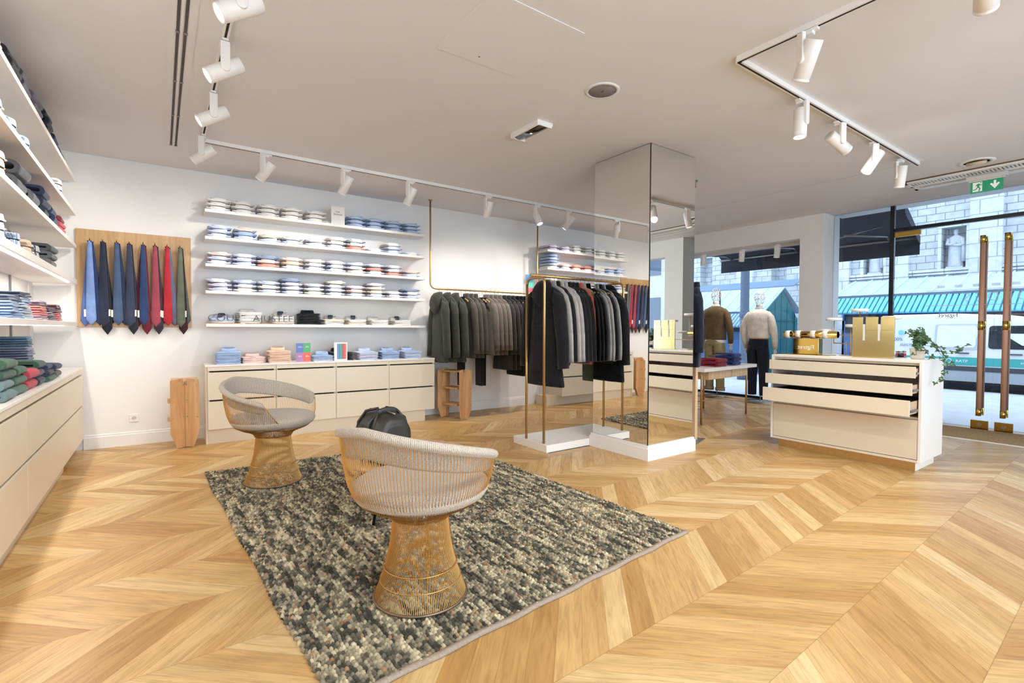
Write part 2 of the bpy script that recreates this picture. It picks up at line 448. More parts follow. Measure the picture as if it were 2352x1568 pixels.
# lettering on the glass, seen from inside
TX = Matrix(((0, 0, 1, 0), (-1, 0, 0, 0), (0, 1, 0, 0), (0, 0, 0, 1)))      # text x -> -y, text y -> z, faces -x
lt = text_mb('Figaret', .075, .0008, mirror=True); lt.xf(Matrix.Translation((8.592, 2.02, 1.475)) @ TX)
part(d1, 'lettering', lt, BLACKM)
fb = MB()
for zz in (1.80, 1.60): fb.box(8.591, 8.594, .55, 2.25, zz, zz + .012)
lt2 = text_mb('SOLDES', .16, .0008, mirror=True, spacing=1.45); lt2.xf(Matrix.Translation((8.592, 1.50, 1.70)) @ TX); fb.join(lt2)
for k in range(9): fb.box(8.591, 8.594, .62 + k * .18, .70 + k * .18, 1.84, 1.875)
part(d1, 'frosted_band', fb, FROST)
for tx_, zz_, sz_ in (('NOUVELLE', 1.395, .112), ('COLLECTION', 1.275, .112)):
    lt = text_mb(tx_, sz_, .0008, mirror=True); hi = max(v[0] for v in lt.v); lo_ = min(v[0] for v in lt.v)
    lt.xf(Matrix.Translation((8.770, 5.03 + lo_, zz_)) @ TX); part(win, 'lettering', lt, plain('white_vinyl', 'F2F2F2', .6))

# ================================================================ ceiling fittings
sd = thing('slot_diffuser', 'long white linear air slot with two dark grooves in the ceiling by the shelved wall', 'air vent', (0, 0, H))
part(sd, 'frame', MB().box(.06, .198, 1.0, 5.93, -.004, 0).box(.118, .132, 1.0, 5.9, -.008, -.003), CEILP)
for x in (.098, .137):
    s_ = part(sd, 'slot', MB().box(x, x + .016, 1.05, 5.9, -.0065, -.001), plain('slot_grey', '45413F', .7))
    mb = MB()
    for y in (5.88, 5.05, 4.35, 3.62, 2.9, 2.2, 1.5): mb.box(x - .003, x + .02, y - .012, y + .012, -.009, -.001)
    part(s_, 'bridge_clip', mb, STEEL)
ap = solo('access_panel', 'flat square white access hatch in the ceiling', 'ceiling hatch', MB().box(1.446, 2.102, 2.213, 2.875, H - .004, H), CEILP, bev=.0015)
part(ap, 'latch', MB().tube([(1.72, 2.8, H - .005), (1.72, 2.8, H - .003)], .006, 8), DARK)
sp = thing('ceiling_speaker', 'round grey loudspeaker grille set flush in the ceiling', 'speaker', (2.71, 2.66, H))
part(sp, 'rim', MB().lathe([(.128, 0), (.128, -.004), (.105, -.009), (.103, -.003)], 40), CEILP)
part(sp, 'grille', MB().lathe([(.104, -.003), (.104, -.006), (.03, -.008), (.001, -.008)], 40), plain('grille_grey', '857D7A', .7, bump=.5, bscale=700))
part(sp, 'badge', MB().box(-.003, .003, -.012, .012, -.0095, -.007), DARK)
em = thing('emergency_light', 'small rectangular emergency light with dark reflector on the ceiling', 'emergency light', (2.707, 3.525, H), rad(1))
part(em, 'housing', MB().box(-.085, .085, -.195, .195, -.012, 0).box(-.085, -.07, -.195, .195, -.05, -.01).box(.07, .085, -.195, .195, -.03, -.01).box(-.075, .075, -.195, -.182, -.045, -.01).box(-.075, .075, .182, .195, -.045, -.01), METALW, bev=.003)
part(em, 'reflector', MB().tube([(.0, -.181, -.004), (.0, .181, -.004)], .066, 20, flat=.62), plain('dark_reflector', '5A5A60', .12, 1))
part(em, 'diode', MB().lathe([(.001, -.048), (.01, -.046), (.012, -.04)], 10), emit_mat('diode', (.9, .95, 1), 2))
sk = thing('sprinkler', 'small grey sprinkler nozzle under the ceiling behind the mirrored pillar', 'sprinkler', (5.235, 3.60, H))
part(sk, 'nozzle', MB().lathe([(.035, 0), (.035, -.012), (.016, -.02), (.014, -.07), (.022, -.074), (.022, -.078)], 16), STEEL)
ac = thing('air_curtain', 'long ceiling air grille with fine slats above the glass doors', 'air vent', (0, 0, H))
part(ac, 'frame', MB().box(7.30, 7.36, -.9, 2.16, -.03, 0).box(7.52, 7.56, -.9, 2.16, -.03, 0).box(7.66, 7.75, -.9, 2.16, -.03, 0).box(7.3, 7.75, 2.13, 2.18, -.03, 0), METALW)
part(ac, 'recess', MB().box(7.31, 7.74, -.88, 2.14, -.006, -.001), DARK)
mb = MB()
for k in range(96): mb.box(7.36, 7.52, 2.12 - k * .0315, 2.135 - k * .0315, -.026, -.006)
part(ac, 'slats', mb, METALW)
part(ac, 'edge_strip', MB().box(7.285, 7.30, -.9, 2.18, -.012, 0), plain('brown_seal', '5E4A3C', .6))
dl = thing('recessed_downlight', 'unlit round recessed ceiling lamp in front of the door air grille', 'ceiling lamp', (7.04, 1.455, H))
part(dl, 'rim', MB().lathe([(.15, 0), (.15, -.004), (.11, -.012), (.108, 0)], 36), METALW)
part(dl, 'bulb', MB().tube([(0, -.08, -.01), (0, .08, -.01)], .022, 12), plain('tube_beige', 'CDB79A', .4))
ex = thing('exit_sign', 'green emergency exit sign with running figure and down arrow hanging above the doors', 'exit sign', (7.52, 1.465, 2.886))
part(ex, 'housing', MB().box(-.03, .03, -.17, .17, .075, .12).box(-.01, .01, -.15, .15, .06, .08).box(-.006, .006, -.1, -.09, .12, H - 2.886 - .031).box(-.006, .006, .09, .1, .12, H - 2.886 - .031), plain('sign_housing', 'CFCBC4', .4))
part(ex, 'panel', MB().box(-.004, .004, -.135, .135, -.066, .066), plain('sign_green', '0F8A5F', .35, emit=('0F8A5F', .25)))
mb = MB()
def q2(pts): mb.prism([(-p[0], p[1]) for p in pts], 0, -.0058, -.0045)     # drawn as seen from inside: u to the viewer's right
arrow = [(.058, .045), (.078, .045), (.078, .005), (.098, .020), (.108, .008), (.068, -.045), (.028, .008), (.038, .020), (.058, .005)]
q2(arrow)
q2([(-.115, .052), (-.035, .052), (-.035, -.052), (-.115, -.052)])
part(ex, 'pictogram', mb, plain('sign_white', 'D8DCD6', .4, emit=('D8DCD6', .3)))
mb = MB()
def q3(pts): mb.prism([(-p[0], p[1]) for p in pts], 0, -.0068, -.0058)
q3([(-.051, .046), (-.041, .046), (-.041, .036), (-.051, .036)])
q3([(-.075, .032), (-.055, .034), (-.06, .0), (-.078, -.006)]); q3([(-.09, .02), (-.072, .034), (-.068, .026), (-.088, .008)])
q3([(-.058, .028), (-.036, .018), (-.038, .010), (-.06, .018)]); q3([(-.078, -.004), (-.066, -.004), (-.085, -.03), (-.112, -.034), (-.112, -.026), (-.09, -.022)])
q3([(-.072, 0), (-.06, 0), (-.048, -.022), (-.058, -.05), (-.066, -.05), (-.06, -.022)])
part(ex, 'running_figure', mb, plain('sign_green', '0F8A5F'))

# ================================================================ track lighting
def track(name, label, segs):
    t = thing(name, label, 'light track', (0, 0, 0))
    for a, b_ in segs:
        ax = 0 if abs(a[0] - b_[0]) > abs(a[1] - b_[1]) else 1
        lo, hi = sorted((a[ax], b_[ax])); c = a[1 - ax]
        def bx(w0, w1, z0, z1):
            return MB().box(lo, hi, c + w0, c + w1, z0, z1) if ax == 0 else MB().box(c + w0, c + w1, lo, hi, z0, z1)
        r = part(t, 'rail', bx(-.019, .019, H - .034, H), METALW)
        part(r, 'groove', bx(-.0065, .0065, H - .0355, H - .033), DARK)
    return t
track('light_track', 'white ceiling track running above the shirt wall and turning along the shelved wall', [((.34, 5.53), (6.3, 5.53)), ((.34, .3), (.34, 5.53))])
track('light_track', 'white ceiling track with a corner above the counter', [((3.10, 1.82), (6.56, 1.865)), ((3.10, .2), (3.10, 1.82))])
track('light_track', 'short white track under the display window head', [((8.48, 3.9), (8.48, 6.3))])
LAMPS = []
def spot(label, x, y, aim, group, top=H - .034, side=None, on=True, power=1.0, stem=.17, cone=62):
    aim = Vector(aim).normalized()
    t = thing('spotlight', label, 'spotlight', (x, y, top), 0, group)
    hz = Vector((aim.x, aim.y, 0))
    if hz.length < .05: hz = Vector((1, 0, 0))
    hz.normalize(); sv = Vector((-hz.y, hz.x, 0))
    if sv.dot(Vector((-x, -y, 0))) < 0: sv = -sv           # stem on the room's middle side
    ang = math.atan2(hz.y, hz.x)
    RZ = Matrix.Rotation(ang, 4, 'Z')
    tdir = 0 if abs(y - 5.53) < .05 or (abs(y - 1.84) < .08 and x > 3.2) else PI / 2
    part(t, 'adapter', MB().box(-.055, .055, -.017, .017, -.016, -.0015).box(-.03, .03, -.02, .02, -.032, -.014).xf(Matrix.Rotation(tdir, 4, 'Z')), METALW, bev=.002)
    off = sv * .044
    # stem: flat bar with a round lower end
    prof = [(-.026, -.02), (.026, -.02)] + [(.026 * math.cos(a), -stem - .026 * math.sin(a)) for a in [PI * k / 10 for k in range(11)]]
    st = MB().prism([(p[0], p[1]) for p in prof], 1, -.012, .012).xf(Matrix.Translation(off) @ RZ)
    part(t, 'stem', st, METALW, bev=.004)
    c = Vector((0, 0, -stem)); L = .105
    zq = aim.to_track_quat('Z', 'Y').to_matrix().to_4x4()
    hd = MB().lathe([(.0, -L), (.043, -L), (.047, -L + .004), (.047, L - .012), (.044, L - .010), (.044, L - .004), (.047, L - .002), (.047, L + .006), (.042, L + .008), (.040, L - .006)], 28)
    hd.xf(Matrix.Translation(c) @ zq)
    h = part(t, 'lamp_head', hd, METALW)
    part(h, 'lens', MB().lathe([(.041, L - .002), (.03, L + .002), (.001, L + .003)], 24, cap0=False).xf(Matrix.Translation(c) @ zq), LENS if on else plain('dull_lens', 'B8B0A0', .2))
    if on:
        LAMPS.append((Vector((x, y, top - stem)) + aim * (L + .02), aim, power, cone))
    return t
G1 = 'white spotlights on the shirt wall track'
for i, (x, a, p) in enumerate([(.886, (-.10, .10, -.15), .6), (1.683, (-.06, .10, -.17), 1), (2.443, (-.045, .10, -.17), 1), (3.543, (0, .09, -.18), 1), (4.362, (.02, -.07, -.15), .4), (4.953, (-.08, .08, -.15), 1)]):
    nm = ['first', 'second', 'third', 'fourth', 'fifth', 'sixth'][i]
    spot(['white spotlight first from the track corner, tilted towards the ties', 'white spotlight above the third shirt stack of the top shelf', 'white spotlight above the blue shirts of the top shelf',
          'white spotlight above the middle of the hanging coat rail', 'white spotlight shining at the room beside the end of the coat rail', 'white spotlight above the second set of shirt shelves'][i], x, 5.53, a, G1, power=p)
spot('white spotlight hidden behind the pillar, last on the shirt wall track', 5.85, 5.53, (-.05, .1, -.15), G1)
G2 = 'white spotlights aimed at the shelved wall'
for i, (y, a) in enumerate([(5.33, (-.16, .07, -.12)), (4.33, (-.18, 0, -.12)), (3.52, (-.18, 0, -.12)), (2.80, (-.18, -.01, -.12))]):
    spot(['white spotlight at the track corner, lens seen edge-on', 'lit white spotlight second from the track corner', 'lit white spotlight third from the track corner', 'largest lit spotlight at the edge of the picture top'][i], .34, y, a, G2)
G3 = 'white spotlights on the counter track'
spot('lit spotlight just past the counter track corner, lens tilted down', 3.10, 1.39, (.0, .11, -.17) if 0 else (.05, .09, -.16), G3, power=.8)
spot('lit spotlight pointing straight down on the counter track', 3.99, 1.835, (-.01, .0, -.2), G3)
spot('lit spotlight tilted sideways to the doors on the counter track', 4.67, 1.84, (.12, -.05, -.08), G3, power=.7)
spot('spotlight turned away between the tilted lamp and the last one', 5.45, 1.85, (-.07, .08, -.17), G3)
spot('last spotlight at the door end of the counter track', 6.2, 1.86, (.03, .03, -.2), G3)
spot('spotlight cut by the frame in the top corner above the doors', 3.10, .62, (.13, .03, -.09), G3, power=.8)
G4 = 'white spotlights in the display window'
for i, y in enumerate([5.62, 4.85, 4.23]):
    spot(['white window spotlight nearest the mirrored pillar', 'middle white spotlight in the display window', 'white window spotlight nearest the beige column'][i], 8.48, y, (0.0, .02, -.2), G4, top=2.70, power=.5, stem=.10)
for y in (1.9, .9): LAMPS.append((Vector((.3, y, 2.8)), Vector((-.17, .02, -.12)).normalized(), 1, 62))
for x, y, a in ((1.2, -1.2, (0, .05, -.2)), (3.6, -1.0, (-.03, .02, -.2)), (1.5, .3, (.0, .1, -.2)), (2.6, 1.0, (-.04, .1, -.2))):  # added out-of-view beams without fixtures, for general brightness
    LAMPS.append((Vector((x, y, 2.85)), Vector(a).normalized(), 1.3, 90))
for i, (p, a, pw, cone) in enumerate(LAMPS):
    l = bpy.data.lights.new('spot_beam', 'SPOT'); l.energy = 64 * pw; l.color = (1, .955, .895); l.spot_size = rad(min(150, cone * 1.95)); l.spot_blend = 1; l.shadow_soft_size = .04
    o = bpy.data.objects.new('spot_beam', l); COL.objects.link(o); o.location = p; o.rotation_euler = a.to_track_quat('-Z', 'Y').to_euler()

for x0_, x1_, en_ in ((-.7, 3.6, 150), (4.1, 8.3, 70)):                 # added cool fill lights behind the camera, lifting the ceiling
    l = bpy.data.lights.new('rear_fill', 'AREA'); l.shape = 'RECTANGLE'; l.size = x1_ - x0_; l.size_y = 2.8; l.energy = en_; l.color = (.70, .85, 1)
    o = bpy.data.objects.new('rear_fill', l); COL.objects.link(o); o.location = ((x0_ + x1_) / 2, -3.0, 1.55); o.rotation_euler = (PI / 2, 0, 0)
# ================================================================ drawer cabinets
ORD = ['first', 'second', 'third', 'fourth', 'fifth', 'sixth', 'seventh', 'eighth', 'ninth', 'tenth', 'eleventh', 'twelfth']
def cabinet(label, group, frame, x0, x1, d, zb=.16, ztop=.845, px0=None, px1=None, pd=None, rows=2, split_low=None, end0=False, pz=None):
    """drawer unit: x along the wall, d its depth"""
    c = thing('drawer_cabinet', label, 'drawer cabinet', (x0, 0, 0), 0, group, frame)
    L = x1 - x0 - .001
    part(c, 'carcass', MB().box(0, L, -d + .03, 0, zb, ztop), CREAM)
    if end0: part(c, 'side_panel', MB().box(-.018, 0, -d + .028, 0, 0, ztop), CREAM)
    part(c, 'plinth', MB().box((px0 if px0 is not None else x0) - x0, (px1 if px1 is not None else x1) - x0, -(pd or d - .05), 0, 0, zb), CREAM)
    part(c, 'top_rail', MB().box(.0012, L - .0012, -d, -d + .03, .800, ztop), CREAM, bev=.0015)
    part(c, 'finger_groove', MB().box(.02, L - .02, -d + .0295, -d + .03 + .001, .768, .8).box(.02, L - .02, -d + .0295, -d + .031, .452, .484), DARK)
    zm = .484
    for z0, z1 in ((zm, .783), (zb, .466)):
        xs = [0, L]
        if split_low and z0 < .3: xs = split_low
        for a, b_ in zip(xs[:-1], xs[1:]):
            part(c, 'drawer', MB().box(a + .0015, b_ - .0015, -d, -d + .028, z0, z1), CREAM, bev=.002)
    return c
def worktop(label, frame, x0, x1, d, z=.845):
    return solo('worktop', label, 'worktop', MB().box(x0, x1, -d - .004, 0, z, z + .020), SHELFW, frame=frame, bev=.002)
GC = 'cream drawer units along the back wall'
for i, (a, b_) in enumerate(((.42, 1.10), (1.10, 1.776), (1.776, 2.454), (2.454, 3.105))):
    cabinet('cream two-drawer unit, %s of the row from the folded wooden stool' % ORD[i], GC, WALLF, a, b_, .45, px1=2.98 if i == 3 else None, pd=.405, end0=i == 0)
worktop('long white worktop over the drawer row under the wide shirt shelves', WALLF, .40, 3.105, .45)
for i in range(3):
    a = 5.40 + i * .68
    cabinet('cream two-drawer unit behind the clothes rack, %s from the rack end' % ORD[i], 'cream drawer units behind the rack', WALLF, a, a + .68, .45, px0=5.20 if i == 0 else None, pd=.295)
worktop('white worktop on the drawer units behind the clothes rack', WALLF, 5.40, 7.44, .45)
LEFTF = Matrix.Translation((-1.02, 0, 0)) @ Matrix.Rotation(PI / 2, 4, 'Z')
GL = 'cream drawer units along the shelved side wall'
for i, (a, b_) in enumerate(((4.81, 6.65), (4.04, 4.81), (3.2, 4.04), (2.4, 3.2))):
    cabinet('cream drawer unit under the side wall shelves, %s from the corner by the ties' % ORD[i], GL, LEFTF, a, b_, .37, zb=.135, px1=5.83 if i == 0 else None, pd=.31)
worktop('white worktop under the side wall shelves with folded pullovers on it', LEFTF, 2.4, 6.66, .37)

# ================================================================ wall shelves
GS = 'white shelves of folded shirts'
SH1 = [2.58, 2.282, 1.983, 1.684, 1.315]
NMS = ['top', 'second', 'third', 'fourth', 'lowest']
for z, n in zip(SH1, NMS):
    solo('wall_shelf', 'wide white wall shelf beside the ties, %s of five' % n, 'shelf', MB().box(.42, 3.03, -.30, 0, z - .034, z), SHELFW, group=GS, frame=WALLF, bev=.002)
for z, n in zip(SH1, NMS):
    solo('wall_shelf', 'white wall shelf behind the clothes rack, %s of five' % n, 'shelf', MB().box(5.20, 7.6, -.30, .044, z - .034, z), SHELFW, group=GS, frame=WALLF, bev=.002)
SH2 = [2.77, 2.43, 2.105, 1.755, 1.322]
LEDS = emit_mat('led_strip', (1, .97, .93), 9)
for i, (z, n) in enumerate(zip(SH2, NMS)):
    th = .052 if i == 3 else .036
    t = thing('wall_shelf', 'long white side wall shelf, %s of five%s' % (n, ', with a light strip below' if i == 3 else ''), 'shelf', (0, 0, 0), 0, GS, LEFTF)
    part(t, 'board', MB().box(2.2, 6.655, -.34, 0, z - th, z), SHELFW, bev=.002)
    if i == 3: part(t, 'light_strip', MB().box(2.3, 6.35, -.315, -.300, z - th - .006, z - th - .001), LEDS)
    if i == 4: part(t, 'light_strip', MB().box(2.3, 6.0, -.315, -.305, z - th - .005, z - th - .001), LEDS)
LAMPS2 = [(-.72, 4.4, 1.66, 3.6, 25), (-.72, 4.4, 1.26, 3.4, 8)]
for x, y, z, ln, e in LAMPS2:
    l = bpy.data.lights.new('strip_glow', 'AREA'); l.shape = 'RECTANGLE'; l.size = ln; l.size_y = .012; l.energy = e; l.color = (1, .93, .84)
    o = bpy.data.objects.new('strip_glow', l); COL.objects.link(o); o.location = (x, y, z + .03); o.rotation_euler = (0, 0, PI / 2)
for y in (5.79, 6.5, 4.6):
    solo('shelf_upright', ['slotted grey shelf upright seen between the lower shelves', 'slotted upright nearest the corner by the ties', 'slotted upright far along the side wall'][(5.79, 6.5, 4.6).index(y)], 'shelf upright',
         MB().box(y - .014, y + .014, -.012, 0, .87, 2.72), METALW if y > 6 else STEEL, frame=LEFTF, group='slotted shelf uprights')

# ================================================================ folded shirts
def shirt_body(seed, w=.118):
    r = random.Random(seed); rs = []
    for y, z0, z1, k in ((.012, .013, .020, .93), (.02, .010, .0225, 1.0), (.05, .005, .030, 1.03), (.09, .0015, .043, 1.0), (.17, .001, .0445, .985), (.255, .001, .044, .96), (.268, .004, .040, .93)):
        ring = []
        for j in range(18):
            t = 2 * PI * j / 18; c, s = math.cos(t), math.sin(t)
            xx = w * k * math.copysign(abs(c) ** .55, c) + r.uniform(-.002, .002)
            zz = (z0 + z1) / 2 + (z1 - z0) / 2 * math.copysign(abs(s) ** .6, s)
            if abs(c) > .6 and y < .06: zz += .004 * (1 if r.random() > .3 else -.3)
            ring.append((xx, y, zz))
        rs.append(ring)
    return MB().rings(rs)
def shirt_collar(seed, h=.040):
    r = random.Random(seed); rs = []
    tilt = r.uniform(-.002, .003)
    for rx, ry, z in ((.076, .050, .001), (.079, .052, .012), (.078, .050, .03), (.0745, .047, h), (.072, .045, h), (.071, .044, .03), (.070, .043, .004)):
        rs.append([(rx * math.cos(2 * PI * j / 28), .052 + ry * math.sin(2 * PI * j / 28), z + (tilt if z > .03 else 0) * math.cos(2 * PI * j / 28) * 2 - (.006 if z > .03 and math.sin(2 * PI * j / 28) > .5 else 0)) for j in range(28)])
    return MB().rings(rs, cap0=False, cap1=False)
BODY = [shirt_body(s).mesh('shirt_body', cloth('F1EEEA')) for s in range(4)]
COLLAR = [shirt_collar(s, h).mesh('shirt_collar', cloth('F1EEEA')) for s, h in ((1, .041), (2, .0405), (3, .0415), (4, .039))]
SC = {  # colour letter: (words, cloth)
    'W': ('white', cloth('F3F0EA')), 'B': ('pale blue', cloth('C9D4EA')), 'L': ('light blue', cloth('A9BEE0')), 'P': ('pale pink', cloth('EFCFC6')),
    'R': ('coral pink', cloth('E79A8B')), 'G': ('grey blue', cloth('8E9DBA')), 'V': ('lilac white', cloth('DAD4E4')), 'S': ('sky blue', cloth('B4C6E4')),
    'C': ('cream', cloth('EFE6D2')), 'K': ('black', cloth('26282C')), 'N': ('navy plaid', cloth('2E3E63', plaid=('B9C6DC', 60))), 'D': ('dark plaid', cloth('3A3F4B', plaid=('C6C8C4', 45))),
    'T': ('beige', cloth('C9B49C')), 'Q': ('peach', cloth('F0CDB4')), 'M': ('blue checked', cloth('5F7396', plaid=('C9D4E4', 80))), 'H': ('light blue plaid', cloth('9FB6CC', plaid=('E4EAEA', 40)))}
def recolor(o, m):
    for sl in o.material_slots: sl.link = 'OBJECT'; sl.material = m
def shirt(label, loc, rz, frame, group, cl, dark=None):
    i, k = R_.randrange(4), R_.randrange(4)
    o = bpy.data.objects.new('folded_shirt', BODY[i]); COL.objects.link(o); put(o, loc, rz, frame); recolor(o, SC[dark or cl][1])
    tag(o, label, 'shirt', group)
    c = bpy.data.objects.new('collar', COLLAR[k]); COL.objects.link(c); c.parent = o; recolor(c, SC[cl][1])
    return o
POS = {1: ['single'], 2: ['lower', 'upper'], 3: ['lowest', 'middle', 'topmost'], 4: ['lowest', 'second up', 'third up', 'topmost'], 5: ['lowest', 'second up', 'third up', 'fourth up', 'topmost']}
DUO = {'B': 'V', 'W': 'B', 'L': 'B', 'P': 'W', 'S': 'L'}
def row(shelf_z, xs, stacks, shelfword, frame, anchor, group, d=.285, sub=False):
    for n, (x, st) in enumerate(zip(xs, stacks)):
        for k, c in enumerate(st):
            body = c
            if sub and R_.random() < .55: body = DUO.get(c, c)
            lab = '%s shirt, %s in %s stack from %s, %s shelf' % (SC[c][0], POS[len(st)][k], ORD[n], anchor, shelfword)
            shirt(lab, (x + R_.uniform(-.006, .006), -d + R_.uniform(-.006, .004), shelf_z + .0005 + k * .0478), rad(R_.uniform(-3, 3)), frame, group, c, body)
GA = 'folded shirts on the wide wall shelves'
row(SH1[0], [.552, .80, 1.059, 1.32, 1.594, 2.092, 2.345, 2.60, 2.86], ['WWW', 'WWW', 'WWW', 'WWW', 'WWW', 'SSS', 'SSS', 'SSS', 'SSS'], 'top', WALLF, 'the ties', GA)
shirt('white shirt half hidden by the white card, top shelf', (1.745, -.22, SH1[0] + .0005), .05, WALLF, GA, 'W')
row(SH1[1], [.558, .82, 1.07, 1.325, 1.59, 1.844, 2.09, 2.345, 2.597, 2.86], ['WBB', 'BLP', 'BC', 'BW', 'WB', 'VWW', 'RWW', 'W', 'BBW', 'W'], 'second', WALLF, 'the ties', GA, sub=True)
row(SH1[2], [.552, .806, 1.058, 1.318, 1.58, 1.842, 2.095, 2.346, 2.597, 2.856], ['WBP', 'BBW', 'RPG', 'WQP', 'WVW', 'BWV', 'PWB', 'WRB', 'RWB', 'BP'], 'third', WALLF, 'the ties', GA, sub=True)
row(SH1[3], [.555, .81, 1.064, 1.317, 1.57, 1.828, 2.09, 2.35, 2.602, 2.857], ['BVW', 'WWB', 'BWB', 'WWVG', 'CWB', 'WBWC', 'BPV', 'BCPV', 'VW', 'BWG'], 'fourth', WALLF, 'the ties', GA, sub=True)
GB = 'folded shirts on the shelves behind the rack'
xs2 = [5.37, 5.64, 5.90, 6.16, 6.42]
row(SH1[0], xs2, ['VV', 'VV', 'WWW', 'WWW', 'WWW'], 'top', WALLF, 'the coat rail', GB, d=.28)
row(SH1[1], xs2, ['WBLBL', 'BP', 'PR', 'WR', 'WBB'], 'second', WALLF, 'the coat rail', GB, d=.28)
row(SH1[2], xs2, ['BPW', 'WP', 'RW', 'WP', 'BW'], 'third', WALLF, 'the coat rail', GB, d=.28)

# flat folded shirts lying with the collar at the wall
def flat_body(seed, w=.125, dp=.30, t=.034):
    r = random.Random(seed); mb = MB()
    wv = r.uniform(0, 6)
    for q in range(2):
        rs = []; zz0, zz1 = q * t / 2, (q + 1) * t / 2 - .001
        for f in (0, .04, .3, .7, .96, 1):
            k = (.93 if f in (0, 1) else 1) * (1 if q else .985 + .03 * math.sin(wv))
            ring = []
            for j in range(16):
                a = 2 * PI * j / 16; c, s = math.cos(a), math.sin(a)
                ring.append((w * k * math.copysign(abs(c) ** .4, c) + r.uniform(-.004, .004), f * dp - (0 if q else .006) + r.uniform(-.002, .002), (zz0 + zz1) / 2 + (zz1 - zz0) / 2 * math.copysign(abs(s) ** .7, s) * k + .0022 * math.sin(c * 4 + wv + f * 3)))
            rs.append(ring)
        mb.rings(rs)
    return mb
FLAT = [flat_body(s).mesh('flat_shirt', cloth('F1EEEA')) for s in range(4)]
def flat_collar():
    rs = []
    for rx, ry, z in ((.078, .055, .0), (.082, .058, .012), (.07, .05, .042), (.066, .046, .042), (.07, .048, .012)):
        rs.append([(rx * math.cos(2 * PI * j / 28), .232 + ry * math.sin(2 * PI * j / 28), .033 + z + (.004 if math.sin(2 * PI * j / 28) > 0 else -.012 * max(0, -math.sin(2 * PI * j / 28)) * (z > .03))) for j in range(28)])
    mb = MB().rings(rs, cap0=False, cap1=False)
    mb.box(-.02, .02, .0, .19, .0335, .0365)       # button placket
    return mb
FCOL = flat_collar().mesh('flat_collar', cloth('F1EEEA'))
def flat(label, loc, rz, frame, group, cl, top=False, scarf=None):
    o = bpy.data.objects.new('folded_shirt', FLAT[R_.randrange(4)]); COL.objects.link(o); put(o, loc, rz, frame); recolor(o, SC[cl][1]); tag(o, label, 'shirt', group)
    if top:
        c = bpy.data.objects.new('collar', FCOL); COL.objects.link(c); c.parent = o; recolor(c, SC[cl][1])
    return o
NAVYC = cloth('27304A')
def neckband(label, loc, frame, M=None):
    """short dark folded tie draped over a collar"""
    mb = MB(); rs = []
    for y, z, w_ in ((.27, .045, .03), (.25, .078, .03), (.21, .088, .032), (.16, .062, .03), (.11, .042, .024), (.05, .039, .018)):
        rs.append([(w_ * math.cos(a) + (y - .2) * .25, y, z + .004 * math.sin(a)) for a in [2 * PI * j / 10 for j in range(10)]])
    return solo('necktie', label, 'tie', mb.rings(rs), NAVYC, loc=loc, frame=frame, group='dark ties laid on the shirts')
def pile(x, d, z, cols, words_, frame, group, rz=0, tie=None, zs=.0345):
    for k, c in enumerate(cols):
        t = k == len(cols) - 1
        flat('%s folded shirt, %s in the pile %s' % (SC[c][0], POS[len(cols)][k], words_), (x, -d, z + .0005 + k * zs), rz + rad(R_.uniform(-3, 3)), frame, group, c, t)
    if tie: neckband(tie, (x, -d, z + .0007 + (len(cols) - 1) * zs), frame)
GD = 'shirts laid flat on the lowest wide shelf'
Z5 = SH1[4]
pile(.58, .288, Z5, 'WB', 'behind the first metal letters', WALLF, GD, tie='dark blue tie on the pile behind the first letters')
pile(.86, .288, Z5, 'WWWW', 'behind the middle of the lettering', WALLF, GD, rz=.06)
pile(1.205, .288, Z5, 'WWW', 'behind the last letters', WALLF, GD, tie='dark blue tie on the pile behind the last letters')
pile(1.51, .288, Z5, 'KKKK', 'of black ones beside the lettering', WALLF, GD, rz=-.08, zs=.0345)
pile(1.80, .288, Z5, 'WC', 'next to the black pile', WALLF, GD, tie='dark blue tie on the pile next to the black one')
pile(2.09, .288, Z5, 'CW', 'second along from the black pile', WALLF, GD, tie='dark blue tie on the second pile along from the black one')
pile(2.39, .288, Z5, 'WW', 'third along from the black pile', WALLF, GD, rz=.1)
pile(2.70, .288, Z5, 'WW', 'at the rail end of the lowest shelf', WALLF, GD, tie='dark blue tie on the pile at the rail end of the shelf')
GE = 'shirts laid flat on the long worktop'
ZW = .865
pile(.56, .31, ZW, 'SB', 'at the worktop end by the wooden stool', WALLF, GE, rz=-.15) if 0 else None
pile(.62, .425, ZW, 'LLLL', 'at the worktop end by the folded stool', WALLF, GE, rz=-.05)
pile(.885, .31, ZW, 'PPP', 'behind the blue and peach piles', WALLF, GE) if 0 else None
pile(.885, .34, ZW, 'PP', 'between the blue and the peach pile', WALLF, GE, rz=0)
pile(1.145, .42, ZW, 'QQQQ', 'of peach ones beside the four-coloured card', WALLF, GE, rz=-.04)
pile(1.63, .425, ZW, 'BL', 'between the two price cards', WALLF, GE, rz=-.1)
pile(1.905, .34, ZW, 'KKK', 'behind the striped price card', WALLF, GE, rz=.1)
pile(2.19, .425, ZW, 'BVB', 'next to the striped card', WALLF, GE, rz=-.08)
pile(2.485, .42, ZW, 'LLL', 'second from the coat rail end of the worktop', WALLF, GE, rz=-.12)
pile(2.80, .41, ZW, 'SBS', 'at the coat rail end of the worktop', WALLF, GE, rz=-.05)

